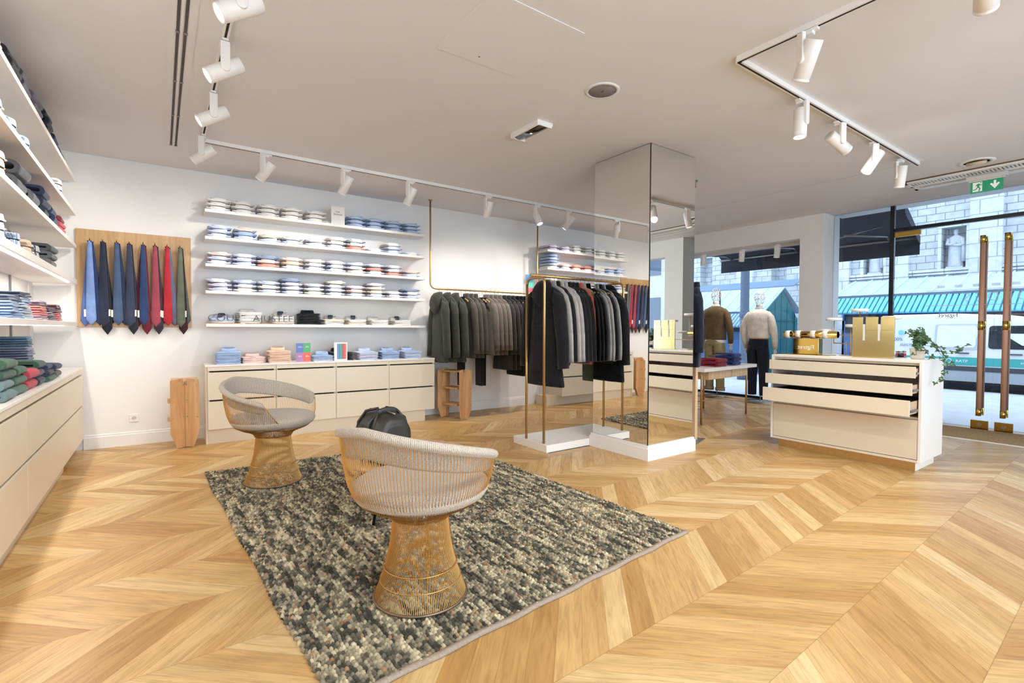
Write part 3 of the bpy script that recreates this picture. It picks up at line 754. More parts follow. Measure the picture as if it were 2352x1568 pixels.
# ================================================================ signs on the shelves
ls = thing('letter_sign', 'dark metal standing letters reading COUPE on the lowest wide shelf', 'letter sign', (.875, -.293, Z5), 0, None, WALLF)
tm = text_mb('COUPE  AJUST\u00c9E', .105, .004, thin=.0022)
xs_ = [v[0] for v in tm.v]; ys_ = [v[1] for v in tm.v]; kx = .87 / (max(xs_) - min(xs_)); x_ = (max(xs_) + min(xs_)) / 2; y_ = min(ys_)
bronze = plain('dark_bronze', '4A3F38', .4, .7)
tm.v = [((v[0] - x_) * kx, (v[1] - y_), v[2]) for v in tm.v]
part(ls, 'lettering', tm.xf(Matrix.Translation((0, 0, .009)) @ UPY), bronze)
part(ls, 'base_bar', MB().box(-.435, .435, -.006, .006, 0, .010), plain('copper_bar', '8A6248', .3, .8))
wc = thing('display_card', 'white card with small lettering on the top wide shelf', 'sign', (1.85, -.285, SH1[0]), 0, 'small display cards', WALLF)
part(wc, 'card', MB().box(-.083, .083, -.003, .003, .001, .222), plain('card_white', 'F4F1EC', .6), bev=.001)
part(wc, 'lettering', text_mb('Les\nbasiques', .032, .0006).xf(Matrix.Translation((0, -.0036, .14)) @ UPY), plain('ink_grey', '6A6A70', .7))
pc = thing('price_card', 'four-coloured price card standing on the long worktop', 'sign', (1.405, -.40, ZW), rad(8), 'small display cards', WALLF)
cols = ['6E86C8', '5FB37A', 'B488B4', 'F0705C']
part(pc, 'card', MB().box(-.085, .085, -.003, .003, .001, .225), plain('card_white', 'F4F1EC', .6))
for k, (cx_, cz_) in enumerate(((-.0425, .169), (.0425, .169), (-.0425, .057), (.0425, .057))):
    f = part(pc, 'colour_field', MB().box(cx_ - .0425, cx_ + .0425, -.0042, -.0032, cz_ - .056, cz_ + .056), plain('card_' + cols[k], cols[k], .55))
    part(f, 'lettering', text_mb(['-20%', '-30%', '-40%', '-50%'][k], .026, .0004).xf(Matrix.Translation((cx_, -.0046, cz_ + .01)) @ UPY), plain('ink_white', 'F6F6F6', .6))
pc2 = thing('price_card', 'white price card with coloured stripes in front of the black pile', 'sign', (1.845, -.40, ZW), rad(4), 'small display cards', WALLF)
part(pc2, 'card', MB().box(-.082, .082, -.003, .003, .001, .23), plain('card_white', 'F4F1EC', .6))
for k, c in enumerate(['7C93D8', '4E9BB0', '5FB37A', '9A6FA0', 'E0605A', 'F08070']):
    part(pc2, 'stripe', MB().box(-.046 + k * .0195, -.046 + k * .0195 + .018, -.0042, -.0032, .02, .212), plain('card_' + c, c, .55))
pp = thing('price_poster', 'coloured price poster on the wall step behind the clothes rack', 'sign', (5.055, -.006, 1.74), 0, 'small display cards', WALLF)
for k, c in enumerate(['6FB2F0', '6FE0C8', 'F07888', 'C890E8']):
    part(pp, 'colour_field', MB().box(-.075, .075, -.0035, 0, .33 - k * .11, .44 - k * .11), plain('poster_' + c, c, .5))

# ================================================================ tie board
tb = thing('tie_board', 'light oak board on the wall with a row of pegs for ties', 'tie board', (-.69, -.0015, 1.275), 0, None, WALLF)
part(tb, 'panel', MB().box(0, .983, -.028, 0, 0, 1.005), OAKB, bev=.002)
HX = [-.573, -.471, -.357, -.254, -.137, -.033, .074, .192]
for k, hx in enumerate(HX):
    part(tb, 'peg', MB().tube([(hx + .69, -.026, .865), (hx + .69, -.10, .878), (hx + .69, -.125, .892), (hx + .69, -.128, .905)], [.005, .005, .0055, .006], 8), GOLD)
def tie_mesh(L=.87, w0=.017, w1=.043, lean=0.0, seed=0):
    r = random.Random(seed); rs = []
    for f in (0, .01, .15, .4, .7, .93, .955, 1.0):
        w_ = w0 + (w1 - w0) * min(f / .93, 1) ** .8
        if f > .94: w_ = w1 * (1 - (f - .93) / .07) + .0015
        z = -f * L; y = -.115 + .05 * f * f
        rs.append([(lean * f + w_ * math.cos(a), y + .0045 * math.sin(a) + .004 * math.cos(a * 2), z) for a in [2 * PI * j / 12 for j in range(12)]])
    return MB().rings(rs)
TIES = [[('7C97CB', 'light blue'), ('2B3A63', 'dark blue'), ('5C74B0', 'mid blue')], [('2C3345', 'dark navy'), ('23262E', 'black dotted'), ('262C3E', 'navy')],
        [('4A5D7C', 'steel blue'), ('2E3850', 'navy'), ('3C4C6C', 'slate blue')], [('3A4258', 'slate navy'), ('2C2E38', 'black'), ('2B2F40', 'navy')],
        [('32456E', 'royal navy'), ('6E2430', 'burgundy'), ('5A2430', 'wine')], [('A04A58', 'dusty red'), ('3A3440', 'charcoal'), ('7A2C38', 'burgundy')],
        [('B8323C', 'bright red'), ('6C6C84', 'grey violet'), ('C04A58', 'raspberry')], [('69705F', 'olive grey'), ('3C2226', 'dark brown'), ('5C6A66', 'grey green')]]
TM = [tie_mesh(.86 + .015 * k, lean=0, seed=k).mesh('tie_blade', NAVYC) for k in range(2)]
TL = tie_mesh(.865, lean=-.05).mesh('tie_blade', NAVYC); TR = tie_mesh(.85, lean=.055).mesh('tie_blade', NAVYC); TD = tie_mesh(.945, lean=.012).mesh('tie_blade', NAVYC)
LABC = plain('paper_tag', 'E6E2DA', .7)
for k, (hx, grp) in enumerate(zip(HX, TIES)):
    for q, (cc, nm) in enumerate(grp):
        me, dx, dy, dz = [(TM[k % 2], 0, -.012, 0), (TD if k in (1, 3, 4, 5, 7) else TR, .012, .004, -.008), (TL if k in (0, 4) else TR, .0, .02, -.004)][q]
        tt = solo('necktie', '%s tie hanging %s %s peg from the side wall shelves' % (nm, ['frontmost on the', 'behind another on the', 'at the back on the'][q], ORD[k]), 'tie', me, None, loc=(hx + dx, dy, 2.148 + dz), frame=WALLF, group='ties on the oak board')
        recolor(tt, cloth(cc, wrinkle=.12))
        lp = part(tt, 'label_loop', MB().box(-.017, .017, -.1205, -.1095, -.012, .003), cloth('22262E'))
        if q < 2: part(tt, 'price_tag', MB().box(.038 + q * .012, .053 + q * .012, -.079, -.077, -.76, -.69) if (k + q) % 2 else MB().box(-.056, -.040, -.079, -.077, -.77, -.695), LABC)

# wall socket
so = thing('wall_socket', 'white power socket low on the back wall under the ties', 'socket', (-.241, 0, .292), 0, None, WALLF)
part(so, 'plate', MB().box(-.042, .042, -.010, 0, -.042, .042), METALW, bev=.003)
part(so, 'recess', MB().tube([(0, -.0102, .0), (0, -.012, 0)], .022, 20), plain('socket_ivory', 'D8CDB8', .5))
part(so, 'pin_hole', MB().tube([(-.009, -.0118, 0), (-.009, -.0128, 0)], .003, 8), DARK); part(so, 'pin_hole', MB().tube([(.009, -.0118, 0), (.009, -.0128, 0)], .003, 8), DARK)
# ================================================================ garments on hangers
def noise_ring(a, b, n, z, e, r, amp, ph=0, k=5, cx=0, cy=0):
    o = []
    for j in range(n):
        t = 2 * PI * j / n; c, s = math.cos(t), math.sin(t)
        f = 1 + amp * math.sin(k * t + ph) + amp * .5 * math.sin((k * 2 + 1) * t - ph * 1.7) + r.uniform(-amp, amp) * .25
        o.append((cx + a * math.copysign(abs(c) ** (2 / e), c) * f, cy + b * math.copysign(abs(s) ** (2 / e), s) * f, z))
    return o
def jacket_parts(L, th, sw=.215, sl=.60, hood=False, collar=True, seed=0, puff=1.0, flare=.03):
    """origin at the rail; x = along the rail (thickness), y = shoulder line"""
    r = random.Random(seed); P = {}
    rs = []
    for z, hy, hx in ((-.088, .062, .030), (-.10, .075, .034), (-.116, .12, .036), (-.136, .17, .040), (-.165, sw - .01, .046), (-.215, sw + .004, .054), (-.32, sw - .005, .058), (-.5, sw - .012, .06), (-.5 - (L - .5) * .5, sw + flare * .3, .062), (-L + .02, sw + flare, .064), (-L, sw + flare - .004, .058)):
        k = hx / .06 * th
        rs.append(noise_ring(k, hy, 32, z, 2.5, r, .05 if z < -.2 else .012, ph=z * 3 + seed, k=4, cx=.006 * math.sin(z * 9 + seed)))
    P['body'] = MB().rings(rs, cap0=False, cap1=True)
    for s in (-1, 1):
        rs = []; n = 9
        for i in range(n):
            f = i / (n - 1)
            cy_ = s * (sw - .012 + .085 * f + .018 * math.sin(f * PI)); cz = -.185 - (sl - .03) * f
            rr = (.064 - .012 * f) * puff * (.72 if i == 0 else 1)
            cx_ = -.012 * math.sin(f * 2.2) - .01 * f * s
            fl = .74 * th / .05 if th < .05 else .8
            ring = noise_ring(rr * min(fl, .95), rr, 18, 0, 2.2, r, .05, ph=f * 9 + seed, k=3)
            tilt = s * .12
            rs.append([(cx_ + p[0], cy_ + p[1], cz - p[1] * s * (.75 if i == 0 else .35 if i == 1 else tilt)) for p in ring])
        P['sleeve%d' % s] = MB().rings(rs, cap0=True, cap1=True)
    if collar:
        rs = []
        for z, hy, hx in ((-.10, .082, .04), (-.07, .074, .036), (-.048, .070, .034), (-.048, .062, .028), (-.085, .06, .028)):
            rs.append(noise_ring(hx * th / .05, hy, 24, z, 2.2, r, .015, k=2))
        P['collar'] = MB().rings(rs, cap0=False, cap1=False)
    if hood:
        rs = []
        for z, hy, hx, cx_ in ((-.050, .05, .018, -.005), (-.060, .095, .034, -.016), (-.10, .125, .046, -.03), (-.16, .150, .050, -.04), (-.215, .150, .046, -.042), (-.27, .115, .036, -.04), (-.33, .05, .018, -.036)):
            hx *= hood; cx_ *= hood * (1.15 if hood > 1 else 1); z = -.05 + (z + .05) * (1 + .25 * (hood - 1))
            rs.append(noise_ring(hx * .95, hy, 24, z, 2.2, r, .04, ph=z * 20, k=3, cx=cx_))
        P['hood'] = MB().rings(rs)
    P['front_edge'] = MB().box(-th * .9 - .004, -th * .9 + .002, -.006, .006, -L + .06, -.24) if 0 else None
    return P
PROTO = {}
def garment(kind, label, loc, rz, frame, group, col, **kw):
    key = (kind,) + tuple(sorted(kw.items()))
    if key not in PROTO:
        P = jacket_parts(**kw) if kind != 'trousers' else None
        if kind == 'trousers':
            r = random.Random(3); P = {}
            L = kw['L']; th = kw['th']
            rs = [noise_ring(th * k, hy, 22, z, 2.6, r, .03, ph=z * 4, k=3) for z, hy, k in ((-.13, .10, .7), (-.16, .115, .9), (-.35, .12, 1), (-L * .7, .105, 1), (-L, .095, .95))]
            P['legs'] = MB().rings(rs)
            P['waistband'] = MB().rings([noise_ring(th * .9, .105, 22, z, 2.6, r, .01, k=3) for z in (-.13, -.10)])
        PROTO[key] = {k: v.mesh(k, NAVYC) for k, v in P.items() if v}
    nm = {'coat': 'coat', 'jacket': 'jacket', 'shirt': 'hanging_shirt', 'trousers': 'trousers'}[kind]
    t = thing(nm, label, {'coat': 'coat', 'jacket': 'jacket', 'shirt': 'shirt', 'trousers': 'trousers'}[kind], loc, rz, group, frame)
    for k, me in PROTO[key].items():
        o = part(t, 'sleeve' if k.startswith('sleeve') else k, me, None); recolor(o, cloth(col))
    return t
HG = {}
def hanger(label, loc, rz, frame, group, bar=True):
    if not HG:
        rs = []
        for f in np.linspace(-1, 1, 15):
            y = .195 * f; z = -.112 - .055 * abs(f) ** 1.6
            rs.append([(.007 * math.cos(a), y, z + .012 * math.sin(a)) for a in [2 * PI * j / 8 for j in range(8)]])
        HG['shoulder'] = MB().rings(rs).mesh('shoulder', SMOKEB)
        pts = [(0, 0, -.105), (0, 0, -.05), (0, .012, -.032), (0, .0195, -.012), (0, .019, .004), (0, .010, .0165), (0, -.004, .0185), (0, -.016, .010), (0, -.019, -.002)]
        HG['hook'] = MB().tube(pts, .0019, 6).mesh('hook', CHROME)
    t = thing('clothes_hanger', label, 'hanger', loc, rz, group, frame)
    for k, me in HG.items(): part(t, k, me, None)
    return t
def hang(kind, lab, x, frame, group, hgroup, base, col, rz=0, hlab=None, **kw):
    garment(kind, lab, (x, base[1], base[2]), rz, frame, group, col, **kw)
    hanger(hlab or ('wooden hanger holding the ' + lab.split(',')[0]), (x, base[1], base[2]), rz, frame, hgroup)
# ---- rail hung from the ceiling
rl = thing('hanging_rail', 'thin brass rail hung from the ceiling along the back wall', 'clothes rail', (0, 0, 0), 0, None, WALLF)
arc = lambda cx, cz, r, a0, a1: [(cx + r * math.cos(rad(a)), -.37, cz + r * math.sin(rad(a))) for a in np.linspace(a0, a1, 7)]
part(rl, 'rail', MB().tube([(3.077, -.37, H), (3.077, -.37, 1.95)] + arc(3.157, 1.91, .08, 180, 270) + arc(4.857, 1.91, .08, 270, 360) + [(4.937, -.37, 1.95), (4.937, -.37, H)], .0125, 12), BRASS)
for x in (3.077, 4.937): part(rl, 'ceiling_rose', MB().lathe([(.03, 0), (.03, -.006), (.014, -.009)], 20, c=(x, -.37, H)), BRASS)
B1 = (0, -.37, 1.83); GR = 'coats and jackets on the hanging rail'; GH = 'wooden hangers on the hanging rail'
OL = '40443D'
for i, x in enumerate((3.215, 3.345, 3.475)):
    hang('coat', 'dark olive hooded parka, %s on the rail' % ['frontmost by the drawer units', 'second from the drawer units', 'third from the drawer units'][i], x, WALLF, GR, GH, B1, ['41433D', '3E403A', '42443F'][i], rz=rad(-4 + i * 2), hlab='wooden hanger of the %s parka' % ['frontmost', 'second', 'third'][i], L=1.03, th=.049, sl=.80, hood=(1.35 if i == 0 else 1), seed=3, puff=1.18, flare=.05)
hang('trousers', 'black trousers hanging lowest behind the parkas', 3.565, WALLF, GR, GH, B1, '1B1B1D', L=1.38, th=.03)
for i, x in enumerate((3.64, 3.715, 3.79)):
    hang('jacket', 'brown grey jacket, %s after the parkas' % ORD[i], x, WALLF, GR, GH, B1, ['5A544D', '57524C', '544F4A'][i], rz=rad(3), hlab='wooden hanger of the %s brown grey jacket' % ORD[i], L=.98, th=.033, sl=.76, seed=5, puff=1.15)
for i, x in enumerate((3.865, 3.92)):
    hang('trousers', 'black trousers in the middle of the rail, %s of two' % ORD[i], x, WALLF, GR, GH, B1, '1D1C1D', hlab='wooden hanger of the %s middle black trousers' % ORD[i], L=1.40, th=.022)
for i, x in enumerate((3.985, 4.06, 4.135, 4.21)):
    hang('jacket', 'taupe grey rain jacket, %s of the four' % ORD[i], x, WALLF, GR, GH, B1, ['7A736B', '79716A', '756E68', '7C756E'][i], rz=rad(3), hlab='wooden hanger of the %s taupe jacket' % ORD[i], L=.95, th=.033, sl=.72, seed=7, puff=1.15)
for i, x in enumerate((4.29, 4.37, 4.45)):
    hang('jacket', 'charcoal coat with black lining below, %s after the taupe jackets' % ORD[i], x, WALLF, GR, GH, B1, ['3E3B3B', '3A3838', '363435'][i], rz=rad(2), hlab='wooden hanger of the %s charcoal coat' % ORD[i], L=1.18, th=.035, sl=.78, seed=9, puff=1.15)
for i, x in enumerate((4.53, 4.60, 4.67)):
    hang('jacket', 'black coat at the rack end of the hanging rail, %s of three' % ORD[i], x, WALLF, GR, GH, B1, '1C1C20', hlab='wooden hanger of the %s black coat by the rack' % ORD[i], L=1.28, th=.031, sl=.78, seed=9)

# ---- freestanding rack
rk = thing('clothes_rack', 'brass clothes rack on a thick white base beside the mirrored pillar', 'clothes rack', (0, 0, 0))
part(rk, 'base', MB().box(3.205, 4.62, 3.89, 4.47, 0, .08), plain('white_stone', 'F0EBE4', .5, var=.01), bev=.003)
part(rk, 'base_gap', MB().box(3.225, 4.6, 3.88, 4.45, -.0, .004), DARK)
for x in (3.237, 4.57):
    pts = [(x, 4.275, .08), (x, 4.275, 1.74)] + [(x, 4.205 + .07 * math.cos(rad(a)), 1.74 + .07 * math.sin(rad(a))) for a in np.linspace(0, 90, 7)] + [(x, 4.045 + .07 * math.cos(rad(a)), 1.74 + .07 * math.sin(rad(a))) for a in np.linspace(90, 180, 7)] + [(x, 3.975, .08)]
    part(rk, 'end_frame', MB().tube(pts, .014, 12), BRASS)
part(rk, 'rail', MB().tube([(3.17, 4.125, 1.836), (4.64, 4.125, 1.836)], .0155, 12), BRASS)
B2 = (0, 4.125, 1.836); GK = 'garments on the white-based rack'; GKH = 'wooden hangers on the white-based rack'
hang('coat', 'long black hooded coat at the end of the rack', 3.362, None, GK, GKH, B2, '1A191C', rz=rad(2), L=1.17, th=.055, sl=.82, sw=.225, hood=1, seed=11, puff=1.25, flare=.06)
RK = [(3.42, 'light grey overshirt, first behind the long coat', 'A9A49E', .93), (3.475, 'black jacket between the light grey overshirts', '201F21', .95), (3.53, 'light grey overshirt, second behind the long coat', 'B1AAA2', .92), (3.585, 'pale grey overshirt with buttoned cuff', 'ABA7A4', .90),
      (3.64, 'black jacket, first after the grey overshirts', '1E1D1E', .93), (3.695, 'black jacket, second after the grey overshirts', '222022', .93), (3.75, 'black jacket, third after the grey overshirts', '1E1D1E', .93), (3.805, 'coral red shirt showing below the black jackets', 'B8574A', .95),
      (3.86, 'beige grey overshirt beside the pillar edge', 'B4AA9C', .93), (3.93, 'black jacket beyond the beige overshirt', '1F1E20', .93)]
for x, lab, col, L in RK:
    hang('shirt' if 'shirt' in lab else 'jacket', lab, x + .033, None, GK, GKH, B2, col, rz=rad(3), L=L, th=.0245, sl=.76, seed=13, puff=1.1)
hang('trousers', 'dark green trousers hanging lower on the rack', 4.02, None, GK, GKH, B2, '4A5448', L=1.16, th=.022)

# ================================================================ wire armchairs
WIRE = plain('copper_wire', 'D6A765', .36, .9, var=.05)
def oat():
    m, t, b = base_mat('oatmeal_fabric')
    g = t.add('ShaderNodeTexCoord'); sp = t.add('ShaderNodeSeparateXYZ'); t.link(g.outputs['Object'], sp.inputs[0])
    an = t.math('ARCTAN2', sp.outputs[1], sp.outputs[0])
    st = t.math('FRACT', t.math('MULTIPLY', an, 46.0))
    nz = t.add('ShaderNodeTexNoise', ins={'Scale': 160.0, 'Detail': 3.0}); t.link(g.outputs['Object'], nz.inputs['Vector'])
    f = t.math('ADD', t.math('MULTIPLY', t.math('GREATER_THAN', st, .72), .35), nz.outputs['Fac'])
    t.link(t.ramp(f, [(.35, lin('C6BAA9')), (.6, lin('BBAF9F')), (.95, lin('7E756C'))]), b.inputs['Base Color'])
    b.inputs['Roughness'].default_value = .95; b.inputs['Sheen Weight'].default_value = .2
    bp = t.add('ShaderNodeBump', ins={'Strength': .5, 'Distance': .003}); t.link(nz.outputs['Fac'], bp.inputs['Height']); t.link(bp.outputs[0], b.inputs['Normal'])
    return m
OAT = oat()
PROF = [(.136, .372), (.15, .398), (.185, .418), (.235, .436), (.282, .462), (.312, .505), (.332, .56), (.346, .63), (.355, .70), (.362, .77), (.367, .83), (.370, .90)]
def prof_at(z):
    for (r0, z0), (r1, z1) in zip(PROF[:-1], PROF[1:]):
        if z0 <= z <= z1: return r0 + (r1 - r0) * (z - z0) / (z1 - z0)
    return PROF[-1][0]
def rim_h(a):       # a: degrees from the middle of the back
    a = abs(a)
    if a <= 120: return .816 - .166 * (a / 120) ** 1.3
    if a <= 152: return .650 - .195 * math.sin((a - 120) / 32 * PI / 2) ** .9
    return .455 - .01 * (a - 152) / 28
def wire_chair(label, loc, phi):
    t = thing('wire_armchair', label, 'armchair', loc, phi, 'wire armchairs on the rug')     # faces +x locally; back at 180 deg
    N = 150; base = MB(); bask = MB()
    for k in range(N):
        th = 2 * PI * k / N
        a = (math.degrees(th) - 180 + 180) % 360 - 180      # degrees from the back
        aback = ((math.degrees(th) - 180 + 540) % 360) - 180
        pts = []
        for f in np.linspace(0, 1, 7):
            r = .214 * (1 - f) ** 1 + .128 * f - .018 * math.sin(f * PI); tt = th + .10 * f
            pts.append((r * math.cos(tt), r * math.sin(tt), .004 + .382 * f))
        base.tube(pts, .00155, 5, cap=False)
        hz = rim_h(aback)
        zs = [z for r, z in PROF if z < hz - .004] + [hz]
        pts = []
        for z in zs:
            r = prof_at(z); tt = th + .05 * (hz - z)
            pts.append((r * math.cos(tt), r * math.sin(tt), z))
        bask.tube(pts, .0016, 5, cap=False)
    part(t, 'wire_base', base, WIRE); part(t, 'wire_basket', bask, WIRE)
    circ = lambda r, z, n=64: [(r * math.cos(2 * PI * j / n), r * math.sin(2 * PI * j / n), z) for j in range(n)]
    part(t, 'floor_ring', MB().tube(circ(.215, .006), .006, 8, closed=True), plain('ring_bronze', '8A7361', .4, .8))
    for hr, hz_, hk in ((.187, .085, .0025), (.172, .15, .0025), (.126, .38, .004)): part(t, 'hoop', MB().tube(circ(hr, hz_), hk, 6, closed=True), WIRE)
    A = np.linspace(-180, 180, 121)
    edge = [((prof_at(rim_h(a)) + .001) * math.cos(rad(180 + a)), (prof_at(rim_h(a)) + .001) * math.sin(rad(180 + a)), rim_h(a)) for a in A[:-1]]
    part(t, 'basket_edge', MB().tube(edge, .0034, 6, closed=True), WIRE)
    # padded rim and inner back pad: one upholstered band, thick at the top
    rs = []
    AA = np.linspace(-119, 119, 97)
    for a in AA:
        q = min(1, (119 - abs(a)) / 5); q = math.sqrt(max(q, .02)); h = rim_h(a); rr = prof_at(h); th = rad(180 + a)
        dp = (.108 - .045 * (abs(a) / 119) ** 2) * (.55 + .45 * q)
        sec = []
        for (dr, dz) in ((.014, -.006), (.020, .008), (.014, .022), (.0, .029), (-.016, .026), (-.026, .012), (-.030, -.01), (-.032, -dp * .55), (-.034, -dp * .9), (-.029, -dp), (-.017, -dp), (-.013, -dp * .9), (-.012, -dp * .5), (-.010, -.02)):
            rad_here = (prof_at(h + dz) if dz < 0 else rr) + dr * q
            sec.append((rad_here * math.cos(th), rad_here * math.sin(th), h + dz * (q if dz > -.02 else 1)))
        rs.append(sec)
    part(t, 'padded_rim', MB().rings(rs), OAT)
    rs = []
    for r, z in ((.04, .450), (.2, .450), (.262, .456), (.300, .478), (.318, .508), (.314, .532), (.285, .550), (.17, .558), (.02, .560)):
        rs.append([(.004 + r * 1.0 * math.cos(2 * PI * j / 48), r * math.sin(2 * PI * j / 48), z) for j in range(48)])
    part(t, 'seat_cushion', MB().rings(rs), OAT)
    part(t, 'seat_pan', MB().lathe([(.05, .444), (.2, .444), (.2, .449), (.05, .449)], 40), plain('seat_board', '4A3C30', .6))
    return t
RUGZ = .022
wire_chair('wire armchair turned away, its back to the viewer, on the front of the rug', (.993, 2.135, RUGZ), rad(25))
wire_chair('wire armchair facing the room, at the drawer unit end of the rug', (.745, 4.41, RUGZ), rad(-48))

# ================================================================ rug
def rug():
    FL, FR_, BR, BL = Vector((.452, 1.665)), Vector((2.665, 1.868)), Vector((2.60, 4.93)), Vector((.297, 5.03))
    nx, ny = 680, 780
    px, py = .0165, .0225          # stitch pitch across / along the yarn rows
    u = np.linspace(0, 1, nx + 1); v = np.linspace(0, 1, ny + 1); U, V = np.meshgrid(u, v)
    X = (1 - V) * ((1 - U) * FL.x + U * FR_.x) + V * ((1 - U) * BL.x + U * BR.x)
    Y = (1 - V) * ((1 - U) * FL.y + U * FR_.y) + V * ((1 - U) * BL.y + U * BR.y)
    W, Lg = 2.23, 3.2
    wob = .22 * np.sin(V * 61 + 5 * np.sin(U * 37)) + .18 * np.sin(V * 143 + U * 29)
    a = U * W / px + wob; col = np.floor(a); fa = a - col - .5
    b = V * Lg / py + .5 * (col % 2) + .3 * np.sin(col * 2.3) + .25 * np.sin(V * 83 + col * 1.7); rw = np.floor(b); fb = b - rw - .5
    rs = np.random.RandomState(5); jit = rs.rand(400, 400)
    hgt = np.clip(1 - (np.abs(fa) / .56) ** 2.2 - (np.abs(fb) / .56) ** 2.2, 0, 1) ** .6 * (.65 + .5 * jit[(col % 400).astype(int), (rw % 400).astype(int)])
    Z = .005 + .0165 * hgt
    # slightly wavy side edge
    X += (.005 * np.sin(V * Lg / py * PI) + .006 * np.sin(V * 21)) * (1 - U) ** 30
    X = X - .0
    n = (nx + 1) * (ny + 1)
    top = np.stack([X, Y, Z], -1).reshape(-1, 3)
    idx = np.arange(n).reshape(ny + 1, nx + 1)
    F = np.stack([idx[:-1, :-1], idx[:-1, 1:], idx[1:, 1:], idx[1:, :-1]], -1).reshape(-1, 4)
    # border loop down to the floor
    loop = np.concatenate([idx[0, :], idx[1:, -1], idx[-1, -2::-1], idx[-2:0:-1, 0]])
    low = top[loop].copy(); low[:, 2] = .001
    li = np.arange(len(loop)) + n; nxt = np.roll(np.arange(len(loop)), -1)
    S = np.stack([loop, li, li[nxt], loop[nxt]], -1)
    allv = np.concatenate([top, low]); allf = np.concatenate([F, S])
    me = bpy.data.meshes.new('rug'); me.vertices.add(len(allv)); me.vertices.foreach_set('co', allv.ravel().astype(np.float32))
    me.loops.add(len(allf) * 4); me.loops.foreach_set('vertex_index', allf.ravel().astype(np.int32))
    me.polygons.add(len(allf)); me.polygons.foreach_set('loop_start', (np.arange(len(allf)) * 4).astype(np.int32)); me.polygons.foreach_set('use_smooth', np.ones(len(allf), bool))
    me.update(); me.validate()
    uv = me.uv_layers.new(name='stitch')
    st = np.stack([a, b], -1).reshape(-1, 2); st = np.concatenate([st, st[loop]])
    uv.data.foreach_set('uv', st[allf.ravel()].ravel().astype(np.float32))
    m, t, bs = base_mat('knitted_wool')
    un = t.add('ShaderNodeUVMap', uv_map='stitch'); sp = t.add('ShaderNodeSeparateXYZ'); t.link(un.outputs[0], sp.inputs[0])
    c_ = t.math('FLOOR', sp.outputs[0]); r_ = t.math('FLOOR', sp.outputs[1])
    cb = t.add('ShaderNodeCombineXYZ'); t.link(c_, cb.inputs[0]); t.link(r_, cb.inputs[1])
    wn = t.add('ShaderNodeTexWhiteNoise', noise_dimensions='3D'); t.link(cb.outputs[0], wn.inputs['Vector'])
    sv = t.add('ShaderNodeCombineXYZ'); t.link(t.math('MULTIPLY', c_, .42), sv.inputs[0]); t.link(t.math('MULTIPLY', sp.outputs[1], .085), sv.inputs[1])
    n1 = t.add('ShaderNodeTexNoise', ins={'Scale': 1.0, 'Detail': 2.0}); t.link(sv.outputs[0], n1.inputs['Vector'])
    f = t.math('ADD', t.math('MULTIPLY', t.math('SUBTRACT', n1.outputs['Fac'], .5), 2.0), t.math('ADD', t.math('MULTIPLY', t.math('SUBTRACT', wn.outputs[0], .5), .58), .5))
    colr = t.ramp(f, [(.0, lin('2E2C23')), (.25, lin('434034')), (.43, lin('676251')), (.58, lin('928870')), (.78, lin('BBAE8E')), (1, lin('D6C9A6'))])
    w2 = t.add('ShaderNodeTexWhiteNoise', noise_dimensions='3D'); cb2 = t.add('ShaderNodeCombineXYZ'); t.link(r_, cb2.inputs[0]); t.link(c_, cb2.inputs[1]); cb2.inputs[2].default_value = 7; t.link(cb2.outputs[0], w2.inputs['Vector'])
    mx = t.add('ShaderNodeMixRGB'); t.link(t.math('MULTIPLY', t.math('GREATER_THAN', w2.outputs[0], .955), .7), mx.inputs[0]); t.link(colr, mx.inputs[1]); mx.inputs[2].default_value = lin('A5764F')
    t.link(mx.outputs[0], bs.inputs['Base Color']); bs.inputs['Roughness'].default_value = .97; bs.inputs['Sheen Weight'].default_value = .1
    n2 = t.add('ShaderNodeTexNoise', ins={'Scale': 500.0}); g = t.add('ShaderNodeNewGeometry'); t.link(g.outputs['Position'], n2.inputs['Vector'])
    bp = t.add('ShaderNodeBump', ins={'Strength': .3, 'Distance': .002}); t.link(n2.outputs['Fac'], bp.inputs['Height']); t.link(bp.outputs[0], bs.inputs['Normal'])
    me.materials.append(m)
    o = solo('rug', 'chunky knitted wool rug in dark green, grey and cream flecks under the wire chairs', 'rug', me, None)
    o.data['note'] = 'pile'
    bmx = MB()
    d = (FR_ - FL).normalized(); nrm = Vector((d.y, -d.x))
    pts = []
    rs_ = []
    for f in np.linspace(0, 1, 60):
        p = FL.lerp(FR_, f) + nrm * (.008 + .004 * math.sin(f * 40)); rs_.append([(p.x + nrm.x * q, p.y + nrm.y * q, z) for q, z in ((-.016, .001), (.009, .001), (.011, .008), (.004, .016), (-.012, .019))])
    part(o, 'binding', bmx.rings(rs_), plain('binding_tape', '9C8C7C', .95, bump=.8, bscale=260, var=.15, scale=90))
    return o
rug()
